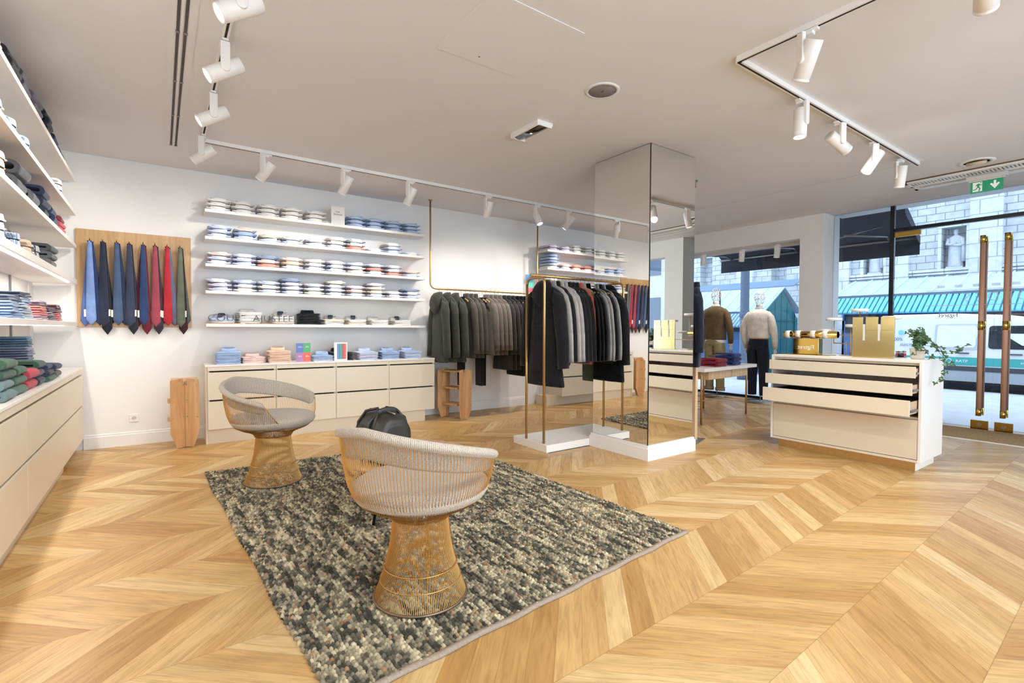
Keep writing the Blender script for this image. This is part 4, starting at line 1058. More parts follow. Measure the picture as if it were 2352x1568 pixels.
# ================================================================ coffee table, bag, magazine
tbl = thing('coffee_table', 'round pale wood coffee table with thin black legs on the rug', 'coffee table', (1.36, 3.14, RUGZ))
part(tbl, 'table_top', MB().lathe([(.40, .378), (.43, .384), (.432, .398), (.42, .402), (.01, .402)], 64), wood('table_beech', 'CBA079', 'DAB48D', 0, .8))
for a in (200, 290, 20, 110):
    c, s = math.cos(rad(a)), math.sin(rad(a))
    part(tbl, 'leg', MB().tube([(.20 * c, .20 * s, .378), (.29 * c, .29 * s, 0)], .009, 10), BLACKM)
TT = .402 + RUGZ
LEATH = plain('black_leather', '2B2925', .42, var=.12, scale=25, bump=.35, bscale=90)
bag = thing('duffel_bag', 'dark leather weekend bag on the coffee table', 'bag', (1.155, 3.06, TT), rad(100))
rs = []
for x, hy, zt, k in ((-.17, .09, .24, .6), (-.158, .112, .285, .85), (-.10, .128, .312, 1), (0, .13, .318, 1), (.10, .125, .312, 1), (.155, .105, .28, .85), (.165, .07, .20, .6)):
    ring = []
    for j in range(44):
        a = 2 * PI * j / 44; c, s = math.cos(a), math.sin(a)
        y = hy * math.copysign(abs(c) ** .5, c); z = zt / 2 + zt / 2 * math.copysign(abs(s) ** (.45 if s < 0 else .7), s)
        if s > .3: y *= 1 - .28 * (s - .3)
        ring.append((x, y, max(.004, z)))
    rs.append(ring)
part(bag, 'body', MB().rings(rs), LEATH)
def arch(x): return [(x, .13 * math.copysign(abs(math.cos(a)) ** .62, math.cos(a)) * (1.03 if math.sin(a) < .6 else .8), .16 + .168 * math.copysign(abs(math.sin(a)) ** .85, math.sin(a))) for a in np.linspace(-.5, PI + .5, 24)]
mb = MB().tube(arch(-.02), .010, 8, flat=.4); mb.tube(arch(.06), .010, 8, flat=.4)
part(bag, 'band', MB().tube(arch(-.06), .022, 8, flat=.25), LEATH)
part(bag, 'zip', MB().tube([(x, -.0 + .0, .320 + .004 * math.cos(x * 20)) for x in np.linspace(-.15, .15, 12)], .005, 6), plain('zip_silver', 'B6B0A4', .3, .8))
for s in (-1, 1):
    pts = [(-.10, s * .118, .17), (-.095, s * .115, .25), (-.07, s * .075, .318), (0, s * .03, .338), (.07, s * .075, .318), (.095, s * .115, .25), (.10, s * .118, .17)]
    sm = []
    for i in range(len(pts) - 1):
        for f in np.linspace(0, 1, 5)[:-1]: sm.append(tuple(np.array(pts[i]) * (1 - f) + np.array(pts[i + 1]) * f))
    part(bag, 'handle', MB().tube(sm + [pts[-1]], .0085, 10), LEATH)
part(bag, 'side_piping', MB().tube([(-.166 + .02, -.10, .03), (-.163, -.085, .1), (-.16, -.075, .17), (-.15, -.05, .235), (-.14, 0, .262)], .004, 6), plain('piping_grey', '8E8A80', .5))
mb = MB().tube([(-.172, .018 * math.cos(a), .165 + .016 * math.sin(a)) for a in np.linspace(0, PI, 9)] + [(-.172, -.018, .16), (-.172, .018, .16)], .0028, 6)
part(bag, 'ring', mb, CHROME)
part(bag, 'end_strap', MB().box(-.173, -.166, -.022, .022, .02, .2), LEATH, bev=.002)
mg = thing('magazine', 'closed glossy magazine lying on the coffee table beside the bag', 'magazine', (1.44, 2.93, TT), rad(20))
part(mg, 'pages', MB().box(-.14, .14, -.1, .1, .001, .010), plain('paper_white', 'E8E4DC', .6)); part(mg, 'cover', MB().box(-.141, .142, -.102, .102, .0102, .0125).box(-.143, -.1405, -.102, .102, .0, .0125), plain('cover_dark', '3B4450', .15, coat=.5))

# ================================================================ plywood step stools
def panel_outline(w, h):
    return [(.012, .13), (w * .42, 0), (w, .018), (w, h - .03), (w - .012, h - .045), (w - .02, h), (0, h - .022), (0, .15)]
BOLT = plain('bolt_nickel', 'C9B48E', .25, .9)
def bolts(o, pts, ax):
    for p in pts:
        b0 = list(p); b1 = list(p); b1[ax] -= .006
        part(o, 'bolt', MB().tube([tuple(p), tuple(b1)], .007, 10), BOLT)
fs = thing('step_stool', 'folded plywood step stool standing against the wall by the drawer units', 'step stool', (.215, -.475, 0), rad(2), 'plywood step stools', WALLF)
for s in (-1, 1):
    for k, (yo, zo, hh) in enumerate(((0, 0, .705), (.035, .01, .725))):
        pl_ = [(s * (x - .128), z) for x, z in panel_outline(.128, hh)]
        mb = MB().prism(pl_, 1, -.009, .009).xf(Matrix.Translation((0, yo, zo)) @ Matrix.Rotation(s * rad(-9), 4, 'Z'))
        p = part(fs, 'side_panel', mb, STOOLW, bev=.002)
        if k == 0:
            for x, z in ((.02, .66), (.112, .685), (.112, .51), (.02, .49), (.112, .335), (.02, .32)):
                part(p, 'bolt', MB().tube([(s * (x - .128), -.009, z), (s * (x - .128), -.015, z)], .006, 10).xf(Matrix.Rotation(s * rad(-9), 4, 'Z')), BOLT)
part(fs, 'folded_step', MB().box(-.118, .118, .065, .085, .12, .74), LIGHTWOOD, bev=.002)
for z in (.29, .48):
    part(fs, 'hinge_block', MB().box(-.152, -.125, .02, .045, z, z + .05), STOOLW, bev=.003)
us = thing('step_stool', 'open plywood step stool with three treads under the hanging parkas', 'step stool', (3.235, -.372, 0), rad(-74), 'plywood step stools', WALLF)
def vpanel(parent, x, flip):
    for k in (0, 1):
        pl_ = [(y, z) for y, z in panel_outline(.125, .705)]
        if k: pl_ = [(-y, z) for y, z in pl_]
        mb = MB().prism(pl_, 0, -.009, .009)
        M = Matrix.Translation((x + (.035 if flip else -.035), .125, 0)) @ Matrix.Rotation(rad((22 if k == 0 else -22) * (1 if flip else -1)), 4, 'Z') @ Matrix.Translation((0, -.125 if k == 0 else .125, 0))
        p = part(parent, 'side_panel', mb.xf(M), STOOLW, bev=.002)
        if flip:
            for y, z in ((.02, .66), (.02, .43), (.02, .2)):
                part(p, 'bolt', MB().tube([(.009, y if k == 0 else -y, z), (.015, y if k == 0 else -y, z)], .006, 10).xf(M), BOLT)
vpanel(us, 0, False); vpanel(us, .29, True)
for z in (.20, .43, .665):
    part(us, 'tread', MB().box(.0, .29, .03, .22, z, z + .022), STOOLW, bev=.002)

# ================================================================ counter with pulled drawers
CT = 1.0
ct = thing('sales_counter', 'cream counter with three pulled out drawers and a brass foot by the doors', 'counter', (0, 0, 0))
X0, X1, Y0, Y1 = 5.50, 6.12, 1.458, 2.785
part(ct, 'top', MB().box(X0, X1, Y0, Y1, CT - .022, CT), LIGHTWOOD if 0 else SHELFW, bev=.002)
part(ct, 'side_panel', MB().box(X0, X1, Y0, Y0 + .022, .085, CT - .022), SHELFW, bev=.0015); part(ct, 'side_panel', MB().box(X0, X1, Y1 - .022, Y1, .085, CT - .022), SHELFW, bev=.0015)
part(ct, 'back_panel', MB().box(X1 - .02, X1, Y0 + .022, Y1 - .022, .085, CT - .022), SHELFW)
part(ct, 'bottom', MB().box(X0, X1 - .02, Y0 + .022, Y1 - .022, .085, .107), CREAM)
part(ct, 'divider', MB().box(X0 + .03, X1 - .02, Y0 + .022, Y1 - .022, .468, .488), CREAM)
part(ct, 'door', MB().box(X0 + .004, X0 + .024, Y0 + .026, Y1 - .026, .112, .466), CREAM, bev=.002)
part(ct, 'top_rail', MB().box(X0 + .03, X0 + .05, Y0 + .022, Y1 - .022, .955, CT - .022), CREAM)
part(ct, 'foot', MB().box(X0 + .035, X0 + .04, Y0 + .045, Y1 - .075, 0, .085), BRASS); part(ct, 'foot', MB().box(X0 + .04, X1 - .06, Y0 + .045, Y1 - .075, 0, .085), SHELFW)
LINER = plain('drawer_liner', '241E1A', .9)
for k, (xf, z0, z1, yo) in enumerate(((5.405, .848, .948, 0), (5.325, .700, .806, 0), (5.275, .520, .660, .0))):
    d = part(ct, 'drawer', MB().box(xf, xf + .02, Y0 + .024 + yo, Y1 - .024 + yo, z0, z1), CREAM, bev=.002)
    tr = MB()
    tr.box(xf + .02, xf + .56, Y0 + .034, Y0 + .046, z0 + .012, z1 - .018); tr.box(xf + .02, xf + .56, Y1 - .046, Y1 - .034, z0 + .012, z1 - .018); tr.box(xf + .02, xf + .56, Y0 + .046, Y1 - .046, z0 + .012, z0 + .022)
    part(d, 'tray', tr, wood('drawer_birch', 'C9A686', 'D6B696', 0))
    if k == 2: part(d, 'liner', MB().box(xf + .022, xf + .55, Y0 + .05, Y1 - .05, z0 + .022, z1 - .022), LINER)
    part(d, 'runner', MB().box(xf + .04, xf + .5, Y0 + .022, Y0 + .034, z0 + .03, z0 + .05), STEEL)

# ---- things on the counter
gb = thing('tie_display', 'polished brass display tube on a brass box with rolled cream bands on the counter', 'display stand', (5.74, 2.515, CT))
part(gb, 'box', MB().box(-.05, .05, -.125, .135, .008, .182), GOLD, bev=.004); part(gb, 'base_plate', MB().box(-.09, .09, -.24, .30, 0, .008), GOLD, bev=.002)
lt = text_mb('Figaret', .062, .001, mirror=True); lt.xf(Matrix.Translation((-.051, .0, .085)) @ TX); part(gb, 'lettering', lt, plain('ink_white', 'F6F6F6', .6))
tbm = MB().rings([[(.036 * math.cos(a) * k, y, .222 + .036 * math.sin(a) * k) for a in [2 * PI * j / 32 for j in range(32)]] for y, k in ((-.29, .9), (-.29, 1), (.255, 1), (.255, .9), (-.29, .9))], cap0=False, cap1=False)
part(gb, 'tube', tbm, GOLD)
for y, h in ((.205, -.01), (.095, -.025), (-.055, -.012), (-.175, -.02)):
    pts = [(.0395 * math.cos(a), .222 + .0395 * math.sin(a)) for a in np.linspace(rad(-70), rad(250), 22)]
    w_ = .026
    rs = [[(p[0] * k, y - w_, .222 + (p[1] - .222) * k), (p[0] * k, y + w_, .222 + (p[1] - .222) * k)] for p in pts for k in (1,)]
    o_ = MB(); n_ = len(pts)
    vs_ = [v for p in pts for v in ((p[0], y - w_, p[1]), (p[0], y + w_, p[1]), (p[0] * 1.08, y + w_, .222 + (p[1] - .222) * 1.08), (p[0] * 1.08, y - w_, .222 + (p[1] - .222) * 1.08))]
    o_.rings([vs_[4 * i:4 * i + 4] for i in range(n_)])
    solo('wrist_band', 'cream fabric band on the brass tube, %s from the beige column side' % ORD[(.205, .095, -.055, -.175).index(y)], 'band', o_, cloth('EDE4D6'), loc=(5.74, 2.515, CT), group='cream bands on the brass tube')
js = thing('jewellery_stand', 'slim brass stand with small round white trays behind the counter displays', 'display stand', (5.93, 2.12, CT))
stem = MB().tube([(0, .06, 0), (0, .06, .30)], .006, 8).tube([(0, -.30, .13), (0, .22, .13)], .005, 8).tube([(0, .22, .13), (0, .22, .37)], .005, 8).tube([(0, -.02, .13), (0, -.02, .46)], .005, 8).tube([(0, -.30, .13), (0, -.30, .38)], .005, 8).tube([(0, .30, .22), (0, -.1, .22)], .004, 8).tube([(0, .30, .22), (0, .30, .25)], .004, 8).tube([(0, .10, .0), (0, .10, .15)], .004, 8)
part(js, 'stem', stem, BRASS); part(js, 'foot', MB().box(-.06, .06, -.02, .14, 0, .006), BRASS)
for k, (y, z, r) in enumerate(((.22, .37, .075), (.30, .25, .06), (-.02, .46, .075), (-.30, .38, .08), (.06, .30, .05), (-.14, .22, .06))):
    part(js, 'tray', MB().lathe([(r * .9, 0), (r, .004), (r, .03), (r - .006, .032), (r - .008, .012), (.01, .010)], 28, c=(0, y, z)), METALW)
sh = thing('sleeve_board', 'tall polished gold display board with two slots and hanging tags on the counter', 'display board', (5.66, 1.89, CT))
out = [(-.175, 0), (.175, 0), (.175, .405), (.085, .405), (.085, .30), (.062, .30), (.062, .405), (-.04, .405), (-.04, .30), (-.063, .30), (-.063, .405), (-.175, .405)]
mb = MB()
for a_, b_, c_, d_ in ((-.175, .175, 0, .27), (-.175, -.063, .27, .40), (-.041, .062, .27, .40), (.084, .175, .27, .40)): mb.box(-.006, .006, a_, b_, c_, d_)
part(sh, 'board', mb, plain('gold_foil', 'E8D596', .16, 1, var=.02, bump=.4, bscale=7), bev=.001)
part(sh, 'back_foot', MB().box(.006, .09, -.12, .12, 0, .012), GOLD)
for y in (-.052, .073): part(sh, 'tag', MB().box(-.011, -.008, y - .009, y + .009, .17, .33), LABC)
# ivy
pot = thing('potted_ivy', 'trailing ivy in a cream square pot on the counter end', 'plant', (5.80, 1.575, CT))
po = MB().rings([sell(a, a, 24, 5, z=z) for a, z in ((.041, .0), (.046, .006), (.056, .100), (.056, .104), (.051, .104), (.049, .08))])
part(pot, 'pot', po, plain('pot_cream', 'E2D8C6', .5)); part(pot, 'soil', MB().lathe([(.050, .090), (.03, .096), (.001, .098)], 20), plain('soil', '3A2C20', .95, bump=1))
rr = random.Random(21); leaf = MB(); stemb = MB()
def ivy_leaf(p, n, up, s):
    n = Vector(n).normalized(); up = Vector(up); a = up - n * up.dot(n)
    a = a.normalized() if a.length > 1e-3 else n.orthogonal().normalized(); b_ = n.cross(a)
    o2 = [(0, -.1, 0), (.45, -.35, .06), (.62, .1, .02), (.3, .25, .08), (.0, 1.0, -.06), (-.3, .25, .08), (-.62, .1, .02), (-.45, -.35, .06)]
    leaf.add([Vector(p) + (b_ * x + a * y + n * z) * s for x, y, z in o2], [(0, 1, 2, 3), (0, 3, 4, 5), (0, 5, 6, 7)], 0)
def strand(pts, nl, s0=.035):
    pts = [Vector(p) for p in pts]; sm = []
    for i in range(len(pts) - 1):
        for f in np.linspace(0, 1, 6)[:-1]: sm.append(pts[i].lerp(pts[i + 1], f))
    sm.append(pts[-1]); stemb.tube(sm, .0018, 5)
    for k in range(nl):
        q = sm[int((k + .5) / nl * (len(sm) - 1))]
        d = Vector((rr.uniform(-1, 1), rr.uniform(-1, 1), rr.uniform(-.3, .6))).normalized()
        p = q + d * rr.uniform(.01, .028)
        ivy_leaf(p, (-.6 + rr.uniform(-.4, .4), -.3 + rr.uniform(-.5, .5), .6 + rr.uniform(-.3, .3)), (d.x, d.y, d.z - .5), s0 * rr.uniform(.7, 1.15))
for k in range(16):
    a = rr.uniform(0, 2 * PI); h = rr.uniform(.06, .17); o_ = rr.uniform(.03, .10)
    strand([(0, 0, .115), (.4 * o_ * math.cos(a), .4 * o_ * math.sin(a), .115 + h), (o_ * math.cos(a), o_ * math.sin(a), .115 + h * .9)], 6)
strand([(0, 0, .13), (-.02, -.09, .17), (-.03, -.17, .11), (-.03, -.20, .02), (-.05, -.205, -.10), (-.09, -.185, -.17), (-.11, -.165, -.20)], 20)
strand([(0, 0, .14), (.0, -.08, .16), (.02, -.16, .08), (.03, -.24, .06), (.03, -.29, .10), (.03, -.33, .14)], 16)
strand([(0, 0, .13), (-.07, -.06, .12), (-.09, -.10, .05), (-.07, -.14, .01)], 10)
strand([(0, 0, .13), (-.09, .0, .12), (-.10, -.02, .04)], 6)
strand([(0, 0, .14), (.01, -.12, .12), (.02, -.2, .0), (.0, -.24, -.05)], 9)
LEAF = plain('ivy_green', '3E5F33', .5, var=.35, scale=30)
part(pot, 'foliage', leaf, LEAF, kind='stuff'); part(pot, 'vine', stemb, plain('vine_brown', '4C3A28', .7))
hat = thing('hat_ornament', 'tiny black hat ornament on the counter beside the plant pot', 'ornament', (5.66, 1.665, CT))
part(hat, 'brim', MB().lathe([(.001, .018), (.045, .018), (.045, .022), (.001, .022)], 24), BLACKM); part(hat, 'crown', MB().lathe([(.024, .022), (.022, .055), (.001, .057)], 20), BLACKM); part(hat, 'block', MB().box(-.03, .03, -.03, .03, 0, .018), METALW)
bk = thing('booklet_stack', 'red edged booklet behind the tiny hat on the counter', 'booklet', (5.85, 1.72, CT), rad(15))
part(bk, 'cover', MB().box(-.05, .05, -.04, .04, .02, .05), plain('red_cover', 'C4384A', .5), bev=.002); part(bk, 'box', MB().box(-.05, .05, -.04, .04, 0, .02), LABC)
cl = solo('wire_coil', 'silver wire coil lying on the booklet beside the plant pot', 'ornament', MB().tube([(.04 * math.cos(a), .04 * math.sin(a), .004 + a * .0008) for a in np.linspace(0, 6 * PI, 60)], .0025, 6), CHROME, loc=(5.85, 1.72, CT + .051))

# ================================================================ folded pullovers
def sweater_mesh(seed, w=.13, dp=.27, t=.062, th=.020):
    r = random.Random(seed); rs = []
    def outl(tt, ex):
        """U section in the y-z plane, fold at y=0 (front)"""
        R0 = tt / 2; o = []
        for a in np.linspace(90, 270, 11): o.append((R0 + R0 * math.cos(rad(a)) * 1.15, R0 + R0 * math.sin(rad(a))))
        return o
    for i, x in enumerate(np.linspace(-w, w, 7)):
        tt = t * (1 + .05 * math.sin(x * 40 + seed)) * (1 if 0 < i < 6 else .97)
        R0 = tt / 2; sec = []
        sag = .004 * math.sin(x * 30 + seed)
        sec.append((x, dp, tt)); sec.append((x, dp * .5, tt + sag))
        for a in np.linspace(90, 270, 11): sec.append((x, R0 + R0 * math.cos(rad(a)) * 1.1, R0 + R0 * math.sin(rad(a))))
        sec.append((x, dp * .5, 0)); sec.append((x, dp, 0)); sec.append((x, dp, th * .9))
        ri = max(R0 - th, .002)
        sec.append((x, dp * .5, th))
        for a in np.linspace(265, 95, 9): sec.append((x, R0 + ri * math.cos(rad(a)) * 1.1 + .004, R0 + ri * math.sin(rad(a))))
        sec.append((x, dp * .5, tt - th)); sec.append((x, dp, tt - th * .9))
        rs.append(sec)
    return MB().rings(rs)
SWM = {t: sweater_mesh(k, t=t).mesh('folded_knit', NAVYC) for k, t in enumerate((.055, .066, .085, .04))}
def knit(label, loc, rz, frame, group, hexc, t=.066, name='folded_pullover', cat='pullover'):
    o = solo(name, label, cat, SWM[t], None, loc=loc, rz=rz, group=group, frame=frame); recolor(o, cloth(hexc, wrinkle=.2)); return o
GP = 'folded clothes on the side wall shelves'
def kpile(y, z, cols, t, where, nm='pullover', d=.335):
    for k, (hx, w_) in enumerate(cols):
        knit('%s %s, %s in pile %s' % (w_, nm, POS[len(cols)][k], where), (y + R_.uniform(-.008, .008), -d + R_.uniform(-.01, .01), z + .001 + k * (t + .002)), rad(R_.uniform(-3, 3)), LEFTF, GP, hx, t)
def lrow(z, items, shelfword):
    for y, st, where in items:
        for k, c in enumerate(st):
            shirt('%s shirt, %s in pile %s' % (SC[c][0], POS[len(st)][k], where), (y, -.325, z + .0005 + k * .0478), rad(R_.uniform(-3, 3)), LEFTF, GP, c)
# top shelf
lrow(SH2[0], [(3.86, 'WW', 'farthest from the ties on the top side shelf')], 'top')
kpile(4.14, SH2[0], [('26262A', 'black')] * 2, .055, 'beside the white shirts on the top side shelf')
kpile(4.44, SH2[0], [('4E4C54', 'charcoal')] * 2, .055, 'second dark one on the top side shelf')
kpile(4.80, SH2[0], [('5A5860', 'grey')] * 2, .055, 'of grey on the top side shelf')
kpile(5.30, SH2[0], [('2A2E3C', 'navy')] * 3, .055, 'of navy on the top side shelf')
kpile(5.62, SH2[0], [('2B3145', 'dark blue')] * 2, .04, 'after the navy pile on the top side shelf')
kpile(5.95, SH2[0], [('24262C', 'black')], .055, 'last on the top side shelf')
# second shelf
lrow(SH2[1], [(3.86, 'WW', 'farthest from the ties on the second side shelf'), (4.20, 'HH', 'of light plaid on the second side shelf'), (4.58, 'SS', 'of sky blue on the second side shelf'), (5.42, 'N', 'of navy plaid on the second side shelf'), (5.92, 'WWW', 'of white on the second side shelf by the ties'), (5.68, 'N', 'beside the white ones on the second side shelf')], 'second')
# third shelf
lrow(SH2[2], [(3.90, 'WQQ', 'of peach at the far end of the third side shelf')], 'third')
kpile(4.30, SH2[2], [('5A5B60', 'dark grey'), ('4E4F54', 'dark grey')], .085, 'of dark grey on the third side shelf')
kpile(4.66, SH2[2], [('66686C', 'mid grey')], .085, 'beside the dark grey pile on the third side shelf')
kpile(5.12, SH2[2], [('2E364C', 'navy')] * 3, .066, 'of navy on the third side shelf')
kpile(5.45, SH2[2], [('3A4560', 'slate blue')] * 2, .066, 'of slate blue on the third side shelf')
kpile(5.86, SH2[2], [('D2606A', 'coral'), ('CC5A66', 'coral'), ('8A3A44', 'dark red')], .04, 'of coral on the third side shelf')
# fourth shelf
lrow(SH2[3], [(3.86, 'WWV', 'of white at the far end of the fourth side shelf'), (4.24, 'MM', 'of blue check on the fourth side shelf'), (4.58, 'TT', 'of beige on the fourth side shelf'), (4.84, 'DD', 'of dark plaid on the fourth side shelf')], 'fourth')
kpile(5.42, SH2[3], [('6C6E6E', 'grey'), ('64666A', 'grey'), ('525458', 'dark grey')], .055, 'of grey on the fourth side shelf')
# fifth shelf: flat shirts and denims
for y, cols, wd in ((4.10, ['7E96BC', '8AA0C4', '93A8C6', '4A5468'], 'of denim blue at the far end of the lit lower shelf'), (4.42, ['B4C2CC', 'A8B8C8', 'AEBCCC', '8496AE', '3E4656'], 'of pale denim on the lit lower shelf'),
                    (4.98, ['B89AA8', 'D07A78', 'D88C84', '6A5A68'], 'of pink on the lit lower shelf'), (5.34, ['7A7680', '847E88', '5C5058'], 'of grey violet on the lit lower shelf'), (5.66, ['C8706E', 'B86A6C', '6E4650', '4E3238'], 'of dark red on the lit lower shelf')):
    for k, hx in enumerate(cols):
        o = bpy.data.objects.new('folded_shirt', FLAT[k % 4]); COL.objects.link(o); put(o, (y + R_.uniform(-.01, .01), -.325 + k * .003, SH2[4] + .001 + k * .0345), rad(R_.uniform(-4, 4)), LEFTF); recolor(o, cloth(hx)); tag(o, 'shirt, %s in the pile %s' % (POS[len(cols)][k], wd), 'shirt', GP)
# on the worktop
kpile(3.83, .866, [('6C8080', 'teal grey'), ('72878A', 'teal grey'), ('3E5A4C', 'bottle green'), ('46624F', 'bottle green')], .055, 'of green at the picture edge of the side worktop', d=.345)
kpile(4.12, .866, [('5A7264', 'sage green'), ('4C6A5A', 'sage green'), ('3F5A4A', 'dark green')], .055, 'of sage green on the side worktop', d=.345)
kpile(4.42, .866, [('B8404E', 'raspberry red'), ('C04652', 'raspberry red')], .066, 'of red on the side worktop', d=.345)
kpile(4.74, .866, [('4A4458', 'plum'), ('504A60', 'plum'), ('3E5A48', 'green')], .055, 'of plum on the side worktop', d=.345)
kpile(5.06, .866, [('4C6A58', 'moss green'), ('3C4250', 'dark slate'), ('39405A', 'indigo')], .04, 'of mixed knits on the side worktop', d=.345)
kpile(5.40, .866, [('5C5A52', 'taupe'), ('3A4258', 'blue black')], .055, 'nearest the ties on the side worktop', d=.345)
for k, hx in enumerate(['C9C8C4', '6C7288', '6F7690', '7C8298', '5F7A90', '5B7A94']):
    o = bpy.data.objects.new('folded_shirt', FLAT[k % 4]); COL.objects.link(o); put(o, (4.98 + R_.uniform(-.01, .01), -.25 + k * .002, .995 + k * .0345), rad(R_.uniform(-4, 4)), LEFTF); recolor(o, cloth(hx)); tag(o, '%s shirt, %s of the tall pile laid on the knits' % (['white', 'slate', 'blue grey', 'grey violet', 'denim', 'top denim'][k], ['lowest', 'second up', 'third up', 'fourth up', 'fifth up', 'topmost'][k]), 'shirt', GP)

# ================================================================ display table by the window
dt = thing('display_table', 'white topped display table with a thin brass frame behind the pillar', 'display table', (7.33, 3.93, 0), rad(5))
part(dt, 'top', MB().box(-1.55, 0, 0, .88, .712, .758), SHELFW, bev=.002)
part(dt, 'drawer_box', MB().box(-1.35, -.22, .05, .82, .595, .71), LIGHTWOOD, bev=.002)
part(dt, 'drawer_gap', MB().box(-.704, -.70, .0485, .052, .6, .705), DARK)
for x in (-.12, -1.44):
    pts = [(x, .10, 0), (x, .10, .64)] + [(x, .16 - .06 * math.cos(rad(a)), .64 + .06 * math.sin(rad(a))) for a in np.linspace(15, 90, 5)] + [(x, .72 + .06 * math.sin(rad(a)), .64 + .06 * math.cos(rad(a))) for a in np.linspace(0, 90, 5)] + [(x, .78, 0)]
    part(dt, 'leg_frame', MB().tube(pts, .014, 10), BRASS); part(dt, 'cross_rail', MB().tube([(x, .1, .22), (x, .78, .22)], .010, 8), BRASS)
part(dt, 'long_rail', MB().tube([(-1.44, .44, .22), (-.12, .44, .22)], .009, 8), BRASS)
part(dt, 'top_stub', MB().tube([(-.22, .1, .64), (-.12, .1, .64)], .010, 8), BRASS)
DTM = Matrix.Translation((7.33, 3.93, .759)) @ Matrix.Rotation(rad(5), 4, 'Z')
GT = 'folded pullovers on the display table'
for x, y, cols, nm, tt in ((-.98, .05, ['7E2230', '8A2634'], 'burgundy', .055), (-.52, .05, ['2C3A72', '26325F', '30427C'], 'royal blue', .055), (-.98, .40, ['8A8A90', '84848A'], 'grey', .055), (-.62, .42, ['A84A5A', '9A4352'], 'dusty red', .04), (-.22, .32, ['7A705C', '6E6654'], 'olive', .055)):
    for k, hx in enumerate(cols):
        knit('%s folded pullover, %s on the display table' % (nm, POS[len(cols)][k]), (x, y, k * (tt + .002)), rad(R_.uniform(-6, 6)), DTM, GT, hx, tt)
# coat stand beside the pillar
cs = thing('coat_stand', 'pale wooden valet stand on a steel foot, half hidden behind the pillar', 'coat stand', (4.965, 3.375, 0))
part(cs, 'post', MB().box(-.022, .022, -.022, .022,   .012, 1.70), LIGHTWOOD, bev=.004); part(cs, 'foot', MB().prism([(-.16, -.13), (.18, -.02), (-.02, .16)], 2, 0, .012), STEEL)
part(cs, 'arm', MB().tube([(0, 0, 1.68), (-.07, -.05, 1.70)], .012, 10), LIGHTWOOD)
garment('coat', 'dark navy coat hanging on the valet stand beside the pillar', (4.885, 3.32, 1.845), rad(128), None, 'garments on the valet stand', '191C2C', L=.98, th=.05, sl=.66, seed=11)
garment('jacket', 'burgundy cardigan behind the navy coat on the valet stand', (5.05, 3.44, 1.80), rad(128), None, 'garments on the valet stand', '6A2438', L=.86, th=.04, sl=.6, seed=5)

